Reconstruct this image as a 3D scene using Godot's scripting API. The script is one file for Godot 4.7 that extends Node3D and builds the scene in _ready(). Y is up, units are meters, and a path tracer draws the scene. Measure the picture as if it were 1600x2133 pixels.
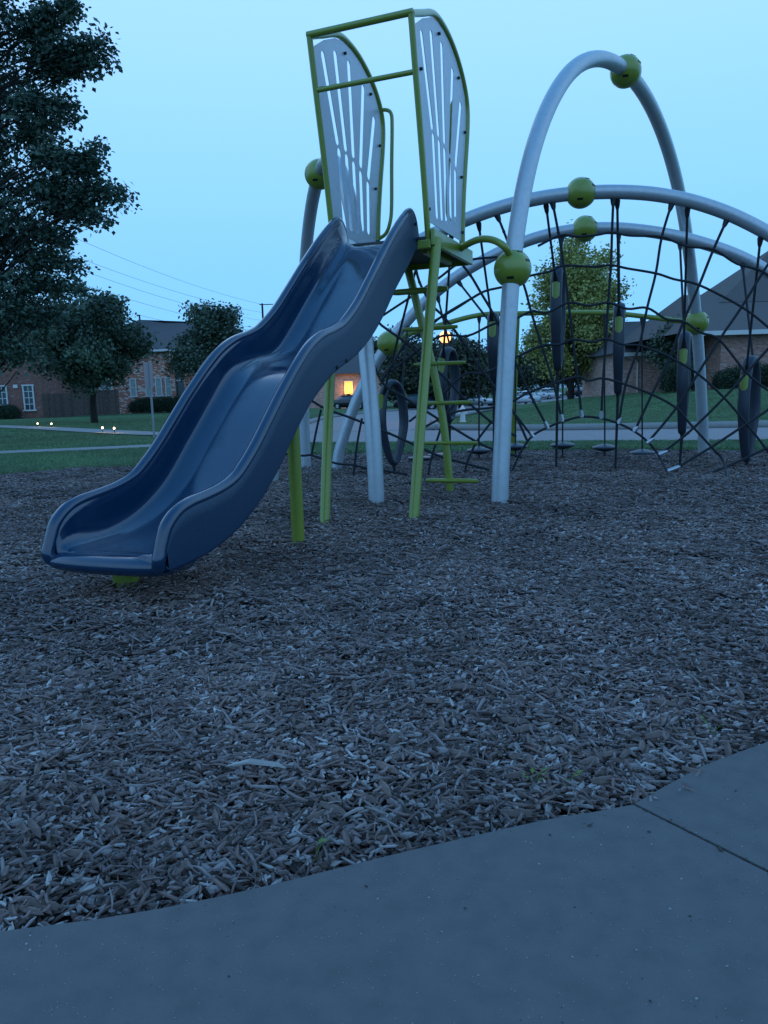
extends Node3D
# A playground at dusk: slide tower, steel arches and rope net over wood mulch, houses and a street behind.

var used := {}
var M := {}
var rng := RandomNumberGenerator.new()
var bump := FastNoiseLite.new()
var tex := {}

# ---------------------------------------------------------------- helpers
func lin(r: float, g: float, b: float) -> Color:
	return Color(r, g, b).linear_to_srgb()

func numbered(called: String) -> String:
	var k: int = used.get(called, 0)
	used[called] = k + 1
	return called if k == 0 else "%s_%03d" % [called, k]

func thing(called: String, label: String, category: String, at: Vector3, group := "") -> Node3D:
	var o := Node3D.new()
	o.name = numbered(called)
	add_child(o)
	o.position = at
	o.set_meta("label", label)
	o.set_meta("category", category)
	if group != "":
		o.set_meta("group", group)
	return o

func structure(called: String) -> Node3D:
	var o := Node3D.new()
	o.name = numbered(called)
	add_child(o)
	o.set_meta("kind", "structure")
	return o

func where(o: Node3D) -> Vector3:
	var p := Vector3.ZERO
	var n: Node = o
	while n is Node3D and n != self:
		p += (n as Node3D).position
		n = n.get_parent()
	return p

# the mesh is written in world metres; the part is shifted so that it hangs under its thing
func obj(called: String, st: SurfaceTool, m: Material, parent: Node3D) -> MeshInstance3D:
	return put(called, st.commit(), m, parent)

func put(called: String, mesh: Mesh, m: Material, parent: Node3D) -> MeshInstance3D:
	var o := MeshInstance3D.new()
	o.name = called
	o.mesh = mesh
	o.material_override = m
	parent.add_child(o, true)
	o.position = -where(parent)
	return o

func begin() -> SurfaceTool:
	var st := SurfaceTool.new()
	st.begin(Mesh.PRIMITIVE_TRIANGLES)
	return st

func tri(st: SurfaceTool, a: Vector3, b: Vector3, c: Vector3) -> void:
	var n := (c - a).cross(b - a).normalized()
	st.set_normal(n)
	st.add_vertex(a)
	st.set_normal(n)
	st.add_vertex(b)
	st.set_normal(n)
	st.add_vertex(c)

func quad(st: SurfaceTool, a: Vector3, b: Vector3, c: Vector3, d: Vector3) -> void:
	tri(st, a, b, c)
	tri(st, a, c, d)

# box from centre, size and turn about y
func box(st: SurfaceTool, c: Vector3, s: Vector3, turn := 0.0, bevel := 0.0) -> void:
	obox(st, Transform3D(Basis(Vector3.UP, turn), c), s, bevel)

func obox(st: SurfaceTool, t: Transform3D, s: Vector3, bevel := 0.0) -> void:
	var h := s * 0.5
	if bevel <= 0.0:
		var p := []
		for k in 8:
			p.append(t * Vector3(h.x * (1 if k & 1 else -1), h.y * (1 if k & 2 else -1), h.z * (1 if k & 4 else -1)))
		for f in [[0, 2, 3, 1], [4, 5, 7, 6], [0, 4, 6, 2], [1, 3, 7, 5], [0, 1, 5, 4], [2, 6, 7, 3]]:
			quad(st, p[f[0]], p[f[3]], p[f[2]], p[f[1]])
		return
	# bevelled: a superquadric-like cage of 24 corners
	var e := minf(bevel, minf(h.x, minf(h.y, h.z)) * 0.9)
	for axis in 3:
		for sg in [-1.0, 1.0]:
			var u := (axis + 1) % 3
			var v := (axis + 2) % 3
			var pts := []
			for q in [[-1, -1], [1, -1], [1, 1], [-1, 1]]:
				var w := Vector3.ZERO
				w[axis] = h[axis] * sg
				w[u] = (h[u] - e) * q[0]
				w[v] = (h[v] - e) * q[1]
				pts.append(t * w)
			quad(st, pts[0], pts[1], pts[2], pts[3])
	for axis in 3:
		var u := (axis + 1) % 3
		var v := (axis + 2) % 3
		for su in [-1.0, 1.0]:
			for sv in [-1.0, 1.0]:
				var pts := []
				for q in [[-1, 0], [1, 0], [1, 1], [-1, 1]]:
					var w := Vector3.ZERO
					w[axis] = (h[axis] - e) * q[0]
					w[u] = (h[u] - (e if q[1] else 0.0)) * su
					w[v] = (h[v] - (0.0 if q[1] else e)) * sv
					pts.append(t * w)
				quad(st, pts[0], pts[1], pts[2], pts[3])
	for sx in [-1.0, 1.0]:
		for sy in [-1.0, 1.0]:
			for sz in [-1.0, 1.0]:
				tri(st, t * Vector3(h.x * sx, (h.y - e) * sy, (h.z - e) * sz), t * Vector3((h.x - e) * sx, h.y * sy, (h.z - e) * sz), t * Vector3((h.x - e) * sx, (h.y - e) * sy, h.z * sz))

func pv(a: Array) -> PackedVector3Array:
	var o := PackedVector3Array()
	for p in a:
		o.append(p if p is Vector3 else Vector3(p[0], p[1], p[2]))
	return o

# Catmull-Rom through the points
func curve(a: PackedVector3Array, per := 6) -> PackedVector3Array:
	var o := PackedVector3Array()
	for i in a.size() - 1:
		var p0 := a[maxi(i - 1, 0)]
		var p3 := a[mini(i + 2, a.size() - 1)]
		for k in per:
			o.append(a[i].cubic_interpolate(a[i + 1], p0, p3, float(k) / per))
	o.append(a[a.size() - 1])
	return o

func tube(st: SurfaceTool, pts: PackedVector3Array, r, sides := 10, caps := true, flat := 1.0, upv := Vector3.UP) -> void:
	var n := pts.size()
	var rings := []
	var norms := []
	var ref := upv
	for i in n:
		var d := (pts[mini(i + 1, n - 1)] - pts[maxi(i - 1, 0)]).normalized()
		if i == 0 and absf(d.dot(ref)) > 0.95:
			ref = Vector3.RIGHT if absf(d.x) < 0.8 else Vector3.BACK
		var b := (ref - d * d.dot(ref)).normalized()
		ref = b
		var s := d.cross(b)
		var rr: float = r if (r is float or r is int) else r[i]
		var ring := PackedVector3Array()
		var nn := PackedVector3Array()
		for k in sides:
			var a := TAU * k / sides
			ring.append(pts[i] + (s * cos(a) + b * sin(a) * flat) * rr)
			nn.append((s * cos(a) * flat + b * sin(a)).normalized())
		rings.append(ring)
		norms.append(nn)
	for i in n - 1:
		for k in sides:
			var l := (k + 1) % sides
			for q in [[i, k], [i, l], [i + 1, l], [i, k], [i + 1, l], [i + 1, k]]:
				st.set_normal(norms[q[0]][q[1]])
				st.set_uv(Vector2(float(q[1]) / sides, float(q[0]) / n))
				st.add_vertex(rings[q[0]][q[1]])
	if caps:
		for e in [0, n - 1]:
			for k in range(1, sides - 1):
				if e == 0:
					tri(st, rings[e][0], rings[e][k + 1], rings[e][k])
				else:
					tri(st, rings[e][0], rings[e][k], rings[e][k + 1])

func bar(st: SurfaceTool, a: Vector3, b: Vector3, r: float, sides := 10) -> void:
	tube(st, PackedVector3Array([a, b]), r, sides)

# a smooth sheet through rows of points
func sheet(st: SurfaceTool, rows: Array, wrap := false, uvs := false) -> void:
	var m: int = rows.size()
	var n: int = rows[0].size()
	var nor := []
	for i in m:
		var line := PackedVector3Array()
		for j in n:
			var j0 := (j - 1 + n) % n if wrap else maxi(j - 1, 0)
			var j1 := (j + 1) % n if wrap else mini(j + 1, n - 1)
			var du: Vector3 = rows[mini(i + 1, m - 1)][j] - rows[maxi(i - 1, 0)][j]
			var dv: Vector3 = rows[i][j1] - rows[i][j0]
			line.append(du.cross(dv).normalized())
		nor.append(line)
	for i in m - 1:
		for j in (n if wrap else n - 1):
			var l := (j + 1) % n
			for q in [[i, j], [i + 1, l], [i + 1, j], [i, j], [i, l], [i + 1, l]]:
				st.set_normal(nor[q[0]][q[1]])
				if uvs:
					st.set_uv(Vector2(float(q[0]) / m, float(q[1]) / n))
				st.add_vertex(rows[q[0]][q[1]])

func ball(st: SurfaceTool, c: Vector3, r: Vector3, lat := 16, lon := 24) -> void:
	var rows := []
	for i in lat + 1:
		var a := PI * i / lat
		var row := PackedVector3Array()
		for j in lon:
			var b := TAU * j / lon
			row.append(c + Vector3(sin(a) * cos(b) * r.x, cos(a) * r.y, sin(a) * sin(b) * r.z))
		rows.append(row)
	for i in lat:
		for j in lon:
			var l := (j + 1) % lon
			for q in [[i, j], [i + 1, j], [i + 1, l], [i, j], [i + 1, l], [i, l]]:
				var p: Vector3 = rows[q[0]][q[1]]
				st.set_normal(((p - c) / (r * r)).normalized())
				st.add_vertex(p)

func lerp_at(x: float, xs: Array, ys: Array) -> float:
	if x <= xs[0]:
		return ys[0]
	for i in xs.size() - 1:
		if x <= xs[i + 1]:
			return lerpf(ys[i], ys[i + 1], (x - xs[i]) / (xs[i + 1] - xs[i]))
	return ys[ys.size() - 1]

# smooth version for the slide's profile
func curve_at(x: float, xs: Array, ys: Array) -> float:
	if x <= xs[0]:
		return ys[0]
	for i in xs.size() - 1:
		if x <= xs[i + 1]:
			var i0 := maxi(i - 1, 0)
			var i3 := mini(i + 2, xs.size() - 1)
			var h: float = xs[i + 1] - xs[i]
			var m1: float = (ys[i + 1] - ys[i0]) / (xs[i + 1] - xs[i0]) * h
			var m2: float = (ys[i3] - ys[i]) / (xs[i3] - xs[i]) * h
			var t: float = (x - xs[i]) / h
			var t2 := t * t
			var t3 := t2 * t
			return (2 * t3 - 3 * t2 + 1) * ys[i] + (t3 - 2 * t2 + t) * m1 + (-2 * t3 + 3 * t2) * ys[i + 1] + (t3 - t2) * m2
	return ys[ys.size() - 1]

func noise_tex(freq: float, ramp: Array, size := 512, octaves := 4, seed_ := 1, as_normal := false, strength := 4.0) -> NoiseTexture2D:
	var f := FastNoiseLite.new()
	f.seed = seed_
	f.frequency = freq
	f.fractal_octaves = octaves
	var t := NoiseTexture2D.new()
	t.width = size
	t.height = size
	t.seamless = true
	t.noise = f
	if as_normal:
		t.as_normal_map = true
		t.bump_strength = strength
	elif ramp.size():
		var g := Gradient.new()
		var off := PackedFloat32Array()
		var col := PackedColorArray()
		for k in ramp:
			off.append(k[0])
			col.append(k[1])
		g.offsets = off
		g.colors = col
		t.color_ramp = g
	return t

func mat(r: float, g: float, b: float, rough: float, metal := 0.0, called := "") -> StandardMaterial3D:
	var m := StandardMaterial3D.new()
	m.resource_name = called
	m.albedo_color = lin(r, g, b)
	m.roughness = rough
	m.metallic = metal
	return m

func textured(m: StandardMaterial3D, t: Texture2D, scale: float, normal: Texture2D = null, depth := 1.0) -> StandardMaterial3D:
	m.uv1_triplanar = true
	m.uv1_world_triplanar = true
	m.uv1_scale = Vector3.ONE * scale
	if t:
		m.albedo_texture = t
	if normal:
		m.normal_enabled = true
		m.normal_texture = normal
		m.normal_scale = depth
	return m

# ---------------------------------------------------------------- the lie of the land
func smooth01(t: float) -> float:
	t = clampf(t, 0.0, 1.0)
	return t * t * (3.0 - 2.0 * t)

func land(x: float, z: float) -> float:
	var r := -z
	if r < 13.0:
		return 0.0
	var s := lerp_at(x, [-14.0, 2.0, 14.0, 32.0], [0.0045, 0.015, 0.015, 0.0045])
	var m := 0.78 * smooth01((x - 6.0) / 9.0) * smooth01((r - 13.0) / 22.0) * (1.0 - smooth01((r - 46.0) / 30.0))
	return -s * maxf(minf(r, 95.0) - 16.0, 0.0) + m

func ground(x: float, z: float) -> Vector3:
	return Vector3(x, land(x, z), z)

# ---------------------------------------------------------------- measured places, in metres
const ARCH_SMALL := [[-0.056, -0.15, -6.171], [-0.059, 0.158, -6.182], [-0.062, 0.316, -6.193], [-0.067, 0.474, -6.208], [-0.072, 0.63, -6.228], [-0.08, 0.786, -6.254], [-0.089, 0.941, -6.284], [-0.099, 1.095, -6.319], [-0.109, 1.249, -6.356], [-0.12, 1.403, -6.391], [-0.129, 1.558, -6.424], [-0.138, 1.713, -6.454], [-0.146, 1.868, -6.484], [-0.156, 2.021, -6.519], [-0.17, 2.169, -6.564], [-0.187, 2.311, -6.625], [-0.209, 2.445, -6.7], [-0.235, 2.57, -6.789], [-0.264, 2.685, -6.89], [-0.297, 2.785, -7.003], [-0.333, 2.867, -7.127], [-0.372, 2.927, -7.261], [-0.413, 2.966, -7.403], [-0.455, 2.981, -7.549], [-0.497, 2.973, -7.695], [-0.539, 2.943, -7.839], [-0.579, 2.891, -7.977], [-0.617, 2.82, -8.109], [-0.653, 2.733, -8.233], [-0.687, 2.633, -8.349], [-0.718, 2.524, -8.456], [-0.746, 2.405, -8.555], [-0.772, 2.278, -8.644], [-0.795, 2.145, -8.724], [-0.816, 2.006, -8.795], [-0.834, 1.862, -8.856], [-0.849, 1.715, -8.911], [-0.863, 1.565, -8.958], [-0.874, 1.413, -8.997], [-0.884, 1.259, -9.03], [-0.892, 1.103, -9.058], [-0.899, 0.947, -9.083], [-0.905, 0.79, -9.103], [-0.909, 0.633, -9.119], [-0.913, 0.475, -9.129], [-0.915, 0.317, -9.136], [-0.916, 0.158, -9.142], [-0.917, -0.15, -9.146]]
const ARCH_TALL := [[0.879, -0.15, -5.794], [0.893, 0.207, -5.81], [0.907, 0.415, -5.827], [0.92, 0.622, -5.843], [0.934, 0.83, -5.86], [0.948, 1.037, -5.877], [0.963, 1.244, -5.895], [0.98, 1.451, -5.915], [1.0, 1.656, -5.939], [1.026, 1.86, -5.97], [1.059, 2.061, -6.01], [1.1, 2.258, -6.059], [1.149, 2.451, -6.117], [1.206, 2.637, -6.187], [1.273, 2.815, -6.267], [1.349, 2.983, -6.358], [1.435, 3.14, -6.461], [1.529, 3.282, -6.574], [1.633, 3.407, -6.699], [1.745, 3.51, -6.834], [1.865, 3.591, -6.978], [1.991, 3.649, -7.128], [2.12, 3.683, -7.283], [2.251, 3.695, -7.441], [2.382, 3.684, -7.598], [2.511, 3.65, -7.753], [2.637, 3.594, -7.904], [2.759, 3.517, -8.051], [2.875, 3.421, -8.19], [2.985, 3.307, -8.322], [3.088, 3.177, -8.445], [3.183, 3.034, -8.559], [3.27, 2.88, -8.664], [3.349, 2.715, -8.759], [3.421, 2.54, -8.845], [3.485, 2.359, -8.922], [3.545, 2.173, -8.994], [3.601, 1.984, -9.062], [3.655, 1.794, -9.126], [3.704, 1.6, -9.185], [3.749, 1.405, -9.239], [3.791, 1.207, -9.289], [3.829, 1.007, -9.335], [3.866, 0.807, -9.379], [3.901, 0.605, -9.421], [3.935, 0.404, -9.462], [3.968, 0.202, -9.502], [4.002, -0.15, -9.542]]
const ARCH_NET_NEAR := [[-1.153, -0.15, -7.905], [-1.128, 0.19, -7.903], [-1.098, 0.379, -7.9], [-1.06, 0.566, -7.896], [-1.008, 0.749, -7.891], [-0.944, 0.928, -7.885], [-0.866, 1.102, -7.877], [-0.775, 1.269, -7.868], [-0.671, 1.428, -7.858], [-0.555, 1.578, -7.846], [-0.428, 1.719, -7.834], [-0.29, 1.849, -7.82], [-0.143, 1.97, -7.806], [0.012, 2.08, -7.79], [0.174, 2.179, -7.774], [0.342, 2.268, -7.758], [0.516, 2.347, -7.741], [0.692, 2.419, -7.723], [0.872, 2.484, -7.705], [1.054, 2.541, -7.687], [1.238, 2.588, -7.669], [1.425, 2.624, -7.651], [1.614, 2.65, -7.632], [1.804, 2.665, -7.613], [1.995, 2.67, -7.594], [2.186, 2.667, -7.576], [2.376, 2.654, -7.557], [2.565, 2.631, -7.538], [2.752, 2.595, -7.52], [2.935, 2.547, -7.501], [3.115, 2.486, -7.484], [3.291, 2.413, -7.466], [3.461, 2.328, -7.45], [3.626, 2.233, -7.433], [3.785, 2.128, -7.418], [3.937, 2.013, -7.403], [4.081, 1.888, -7.388], [4.216, 1.754, -7.375], [4.34, 1.61, -7.363], [4.451, 1.457, -7.352], [4.548, 1.294, -7.342], [4.628, 1.123, -7.334], [4.69, 0.945, -7.328], [4.735, 0.761, -7.324], [4.766, 0.573, -7.321], [4.79, 0.382, -7.318], [4.811, 0.191, -7.316], [4.831, -0.15, -7.314]]
const ARCH_NET_FAR := [[-0.571, -0.15, -9.1], [-0.513, 0.173, -9.094], [-0.454, 0.346, -9.088], [-0.392, 0.518, -9.082], [-0.324, 0.688, -9.076], [-0.249, 0.853, -9.068], [-0.164, 1.014, -9.06], [-0.069, 1.169, -9.05], [0.034, 1.318, -9.04], [0.146, 1.462, -9.029], [0.265, 1.6, -9.017], [0.39, 1.732, -9.005], [0.522, 1.856, -8.992], [0.661, 1.972, -8.978], [0.808, 2.077, -8.964], [0.962, 2.173, -8.948], [1.122, 2.259, -8.933], [1.285, 2.338, -8.916], [1.453, 2.408, -8.9], [1.624, 2.468, -8.883], [1.798, 2.517, -8.866], [1.975, 2.552, -8.848], [2.154, 2.573, -8.831], [2.335, 2.582, -8.813], [2.516, 2.578, -8.795], [2.697, 2.564, -8.777], [2.877, 2.539, -8.759], [3.055, 2.507, -8.742], [3.232, 2.466, -8.724], [3.408, 2.418, -8.707], [3.581, 2.362, -8.69], [3.751, 2.299, -8.673], [3.917, 2.227, -8.656], [4.077, 2.144, -8.641], [4.23, 2.048, -8.626], [4.373, 1.939, -8.611], [4.505, 1.817, -8.598], [4.626, 1.684, -8.586], [4.735, 1.54, -8.576], [4.831, 1.387, -8.566], [4.917, 1.227, -8.558], [4.992, 1.062, -8.55], [5.056, 0.892, -8.544], [5.108, 0.718, -8.539], [5.15, 0.541, -8.535], [5.183, 0.362, -8.531], [5.21, 0.181, -8.529], [5.234, -0.15, -8.526]]
const BALLS := [["A1", -0.524, 2.954, -7.788], ["A2", 1.013, 1.756, -5.954], ["A2", 2.315, 3.69, -7.518], ["A2", 3.711, 1.569, -9.194], ["B1", 1.939, 2.669, -7.6], ["B2", 2.297, 2.58, -8.817], ["B2", 0.116, 1.423, -9.032]]
const RADIALS := [[[1.151, 2.536, -7.678], [1.226, 2.36, -7.684], [1.413, 1.876, -7.687], [1.489, 1.608, -7.692], [1.595, 1.28, -7.696], [1.713, 0.909, -7.701], [1.804, 0.532, -7.71]], [[1.674, 2.625, -7.626], [1.738, 2.327, -7.635], [1.794, 2.022, -7.643], [1.844, 1.677, -7.654], [1.893, 1.326, -7.665], [1.942, 0.968, -7.676], [1.993, 0.575, -7.689]], [[2.239, 2.633, -7.571], [2.235, 2.303, -7.587], [2.234, 2.007, -7.6], [2.217, 1.662, -7.617], [2.208, 1.322, -7.634], [2.191, 0.945, -7.653], [2.182, 0.555, -7.671]], [[2.776, 2.559, -7.518], [2.692, 2.241, -7.544], [2.651, 1.914, -7.563], [2.583, 1.599, -7.584], [2.523, 1.248, -7.606], [2.406, 0.878, -7.634], [2.353, 0.498, -7.657]], [[3.278, 2.388, -7.467], [3.166, 2.106, -7.503], [3.054, 1.79, -7.529], [2.925, 1.459, -7.557], [2.815, 1.127, -7.583], [2.66, 0.776, -7.614], [2.506, 0.417, -7.646]], [[3.729, 2.042, -7.451], [3.626, 1.886, -7.468], [3.453, 1.574, -7.499], [3.265, 1.277, -7.531], [3.083, 0.961, -7.564], [2.897, 0.637, -7.597], [2.641, 0.308, -7.637]], [[4.075, 1.589, -7.437], [3.718, 1.174, -7.491], [3.535, 0.956, -7.519], [3.341, 0.723, -7.549], [3.019, 0.389, -7.596], [2.758, 0.183, -7.631]], [[4.131, 0.863, -7.465], [3.757, 0.595, -7.514], [3.566, 0.464, -7.539], [3.248, 0.245, -7.58], [2.86, 0.001, -7.63]], [[4.065, 0.322, -7.496], [3.764, 0.215, -7.53], [3.389, 0.039, -7.575], [2.886, 0.0, -7.136]], [[0.661, 2.378, -7.739], [0.771, 2.157, -7.738], [0.909, 1.97, -7.733], [1.008, 1.802, -7.731], [1.124, 1.604, -7.728], [1.237, 1.367, -7.728], [1.333, 1.148, -7.728], [1.477, 0.83, -7.728], [1.662, 0.477, -7.726]], [[0.365, 2.151, -7.778], [0.414, 1.928, -7.783], [0.533, 1.707, -7.782], [0.639, 1.598, -7.776], [0.753, 1.451, -7.772], [0.844, 1.326, -7.768], [1.043, 1.021, -7.763], [1.307, 0.672, -7.752], [1.464, 0.345, -7.752]], [[0.0, 1.766, -7.832], [-0.021, 1.585, -7.842], [0.27, 1.354, -7.824], [0.454, 1.178, -7.814], [0.654, 0.994, -7.802], [0.832, 0.794, -7.794], [1.089, 0.56, -7.779], [1.354, 0.395, -7.76]], [[-0.15, 1.468, -7.86], [0.008, 0.991, -7.866], [0.21, 0.836, -7.853], [0.406, 0.704, -7.84], [0.696, 0.514, -7.82], [1.057, 0.298, -7.794], [1.403, 0.187, -7.765]], [[-0.784, 0.864, -7.95], [-0.611, 0.748, -7.939], [-0.5, 0.697, -7.93], [-0.277, 0.611, -7.912], [0.073, 0.458, -7.884], [0.374, 0.314, -7.861], [0.612, 0.204, -7.842], [1.088, 0.061, -7.802]]]
const RINGS := [[[1.548, 2.212, -7.659], [1.756, 2.299, -7.634], [1.911, 2.282, -7.619], [2.073, 2.285, -7.603], [2.235, 2.303, -7.587], [2.397, 2.268, -7.572], [2.692, 2.241, -7.544], [2.917, 2.149, -7.526], [3.166, 2.106, -7.503], [3.385, 1.97, -7.488], [3.626, 1.886, -7.468], [3.859, 1.686, -7.454]], [[0.497, 1.525, -7.794], [0.765, 1.664, -7.761], [1.008, 1.802, -7.731], [1.171, 1.841, -7.713], [1.413, 1.876, -7.687], [1.459, 1.936, -7.68], [1.661, 1.974, -7.658], [1.794, 2.022, -7.643], [2.062, 2.0, -7.617], [2.234, 2.007, -7.6], [2.389, 1.97, -7.586], [2.651, 1.914, -7.563], [2.824, 1.853, -7.549], [3.054, 1.79, -7.529], [3.453, 1.574, -7.499], [3.704, 1.379, -7.483], [3.987, 1.124, -7.467]], [[0.119, 1.083, -7.851], [0.571, 1.391, -7.792], [0.877, 1.399, -7.762], [1.124, 1.502, -7.733], [1.331, 1.541, -7.711], [1.489, 1.608, -7.692], [1.648, 1.593, -7.677], [1.844, 1.677, -7.654], [2.034, 1.642, -7.636], [2.217, 1.662, -7.617], [2.401, 1.597, -7.602], [2.583, 1.599, -7.584], [2.768, 1.486, -7.571], [2.925, 1.459, -7.557], [3.099, 1.347, -7.545], [3.265, 1.277, -7.531], [3.535, 0.956, -7.519], [3.744, 0.782, -7.507]], [[0.283, 0.571, -7.858], [0.562, 0.779, -7.821], [0.836, 1.022, -7.783], [1.047, 1.034, -7.762], [1.351, 1.176, -7.725], [1.595, 1.28, -7.696], [1.764, 1.284, -7.679], [1.893, 1.326, -7.665], [2.079, 1.297, -7.648], [2.208, 1.322, -7.634], [2.376, 1.262, -7.62], [2.523, 1.248, -7.606], [2.69, 1.187, -7.592], [2.815, 1.127, -7.583], [3.083, 0.961, -7.564], [3.341, 0.723, -7.549], [3.566, 0.464, -7.539], [3.764, 0.215, -7.53], [3.868, 0.039, -7.528]], [[0.43, 0.508, -7.847], [0.755, 0.657, -7.808], [1.085, 0.687, -7.774], [1.296, 0.739, -7.75], [1.477, 0.83, -7.728], [1.713, 0.909, -7.701], [1.942, 0.968, -7.676], [2.051, 0.927, -7.667], [2.191, 0.945, -7.653], [2.406, 0.878, -7.634], [2.66, 0.776, -7.614], [2.897, 0.637, -7.597], [3.024, 0.491, -7.591], [3.248, 0.245, -7.58], [3.367, 0.107, -7.575], [3.163, 0.0, -7.029]], [[1.309, 0.031, -7.781], [1.395, 0.228, -7.764], [1.51, 0.393, -7.745], [1.662, 0.477, -7.726], [1.804, 0.532, -7.71], [1.993, 0.575, -7.689], [2.182, 0.555, -7.671], [2.353, 0.498, -7.657], [2.506, 0.417, -7.646], [2.641, 0.308, -7.637], [2.75, 0.169, -7.633], [2.678, 0.0, -7.126]], [[1.166, 2.13, -7.7], [0.835, 2.101, -7.734], [0.591, 1.95, -7.765], [0.327, 1.79, -7.798], [-0.021, 1.582, -7.842], [-0.15, 1.468, -7.86]], [[1.0, 1.797, -7.732], [0.639, 1.603, -7.776], [0.459, 1.461, -7.8], [0.27, 1.354, -7.824], [0.123, 1.135, -7.848], [0.008, 0.986, -7.866]], [[0.745, 0.742, -7.805], [0.649, 0.618, -7.82], [0.584, 0.445, -7.834], [0.5, 0.19, -7.854], [0.465, 0.02, -7.865]], [[1.104, 0.543, -7.778], [0.963, 0.356, -7.801], [0.866, 0.15, -7.82], [0.842, 0.037, -7.827]], [[-0.196, 0.617, -7.903], [-0.253, 0.369, -7.92], [-0.306, 0.034, -7.941]], [[-0.613, 0.716, -7.94], [-0.671, 0.508, -7.955], [-0.732, 0.257, -7.973]], [[-1.178, 0.292, -8.015], [-0.84, 0.248, -7.984], [-0.733, 0.249, -7.973], [-0.49, 0.162, -7.953], [-0.294, 0.138, -7.935], [-0.165, 0.102, -7.924], [0.03, 0.072, -7.906], [0.255, 0.029, -7.886]], [[1.3, 0.671, -7.753], [1.51, 0.393, -7.745]]]
const FERRULES := [[[1.49, 0.433, -7.745], [1.525, 0.383, -7.744]], [[1.633, 0.536, -7.726], [1.666, 0.467, -7.726]], [[1.79, 0.606, -7.708], [1.806, 0.532, -7.709]], [[1.982, 0.643, -7.687], [1.993, 0.569, -7.689]], [[2.184, 0.628, -7.668], [2.181, 0.551, -7.672]], [[2.376, 0.556, -7.652], [2.351, 0.495, -7.657]], [[2.538, 0.465, -7.64], [2.497, 0.414, -7.647]], [[2.696, 0.345, -7.63], [2.628, 0.298, -7.639]], [[2.832, 0.216, -7.622], [2.749, 0.179, -7.632]], [[2.96, 0.057, -7.617], [2.841, 0.011, -7.631]]]
const LOOPS := [[1.83, 2.093, -8.1, 1.052, 0.031, 70], [2.461, 1.71, -8.1, 0.934, 0.027, 72], [3.101, 1.396, -8.0, 1.048, 0.032, 66], [3.734, 1.133, -7.9, 1.08, 0.043, 48], [1.206, 1.671, -8.3, 0.747, 0.01, 78], [0.117, 1.005, -8.2, 0.911, 0.011, 48], [0.737, 1.329, -8.3, 0.797, -0.013, 62]]
const LOOP_ROPES := [[[1.616, 2.65, -7.632], [2.055, 2.561, -8.84]], [[2.273, 2.661, -7.567], [2.66, 2.567, -8.781]], [[2.91, 2.554, -7.504], [3.309, 2.445, -8.717]], [[3.575, 2.263, -7.438], [3.969, 2.2, -8.651]], [[0.984, 2.519, -7.694], [0.906, 2.138, -8.954]], [[0.444, 2.314, -7.748], [0.334, 1.673, -9.01]], [[0.732, 2.434, -7.719], [0.677, 1.984, -8.976]]]
const BAR := [[0.116, 1.423, -9.032], [0.341, 1.532, -9.17], [0.744, 1.64, -9.293], [1.21, 1.746, -9.389], [1.678, 1.755, -9.449], [2.199, 1.752, -9.467], [2.768, 1.728, -9.443], [3.208, 1.665, -9.383], [3.52, 1.604, -9.296], [3.711, 1.569, -9.194]]
const DISCS := [[1.2, 1.744, -9.387, 1.182, 0.137, -9.387], [1.637, 1.754, -9.444, 1.638, 0.166, -9.444], [2.216, 1.751, -9.466, 2.221, 0.165, -9.466], [2.707, 1.731, -9.446, 2.736, 0.122, -9.446], [3.141, 1.675, -9.392, 3.18, 0.048, -9.392]]
const STEP_PODS := [[0.465, -0.0, -9.514], [0.721, -0.0, -9.837]]
const SLOTS := [[-0.067, 3.251, -0.259, 2.732], [-0.278, 3.331, -0.406, 2.725], [-0.521, 3.347, -0.551, 2.715], [-0.791, 3.266, -0.696, 2.677], [-1.001, 3.092, -0.851, 2.624], [-0.285, 2.659, -0.342, 2.143], [-0.422, 2.651, -0.459, 2.152], [-0.553, 2.631, -0.574, 2.152], [-0.685, 2.592, -0.691, 2.192], [-0.83, 2.544, -0.814, 2.188]]
const ARM_BALL := [-0.62, 0.865, 1.756]
const CONC_EDGE := [[-14, 0.03, 1.4], [-8, 0.03, -0.1], [-5, 0.03, -0.55], [-3, 0.03, -0.8], [-1.6, 0.03, -0.98], [-0.646, 0.03, -1.135], [-0.497, 0.03, -1.157], [-0.347, 0.03, -1.193], [-0.189, 0.03, -1.244], [-0.019, 0.03, -1.307], [0.167, 0.03, -1.37], [0.317, 0.03, -1.418], [0.494, 0.03, -1.462], [0.589, 0.03, -1.534], [0.677, 0.03, -1.599], [0.778, 0.03, -1.657], [0.898, 0.03, -1.72], [1.224, 0.03, -1.878], [1.781, 0.03, -2.107], [2.6, 0.03, -2.4], [4, 0.03, -2.9], [8, 0.03, -4.1], [14, 0.03, -6]]
const MULCH_EDGE := [[-14, 0, -5], [-10, 0, -8.4], [-8.5, 0, -8.95], [-7.418, 0.0, -9.131], [-5.818, 0.0, -9.319], [-4.714, 0.0, -9.448], [-3.945, 0.0, -9.747], [-3.105, 0.0, -9.993], [-2.271, 0.0, -10.48], [-1.341, 0.0, -10.931], [0.025, 0.0, -11.022], [1.381, 0.0, -10.858], [2.677, 0.0, -10.618], [3.834, 0.0, -10.162], [4.83, -0.0, -9.611], [5.652, 0.0, -8.999], [6.632, -0.0, -8.116], [7.6, 0, -7.2], [9, 0, -5.9], [10, 0, -5.2], [14, 0, -4.9]]

# ---------------------------------------------------------------- the slide's own axes: s down the slide, n to its right, y up
const SO := Vector3(-0.0215, 0, -5.703)
const SU := Vector3(-0.37461, 0, 0.92718)
const SN := Vector3(0.92718, 0, 0.37461)

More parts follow.
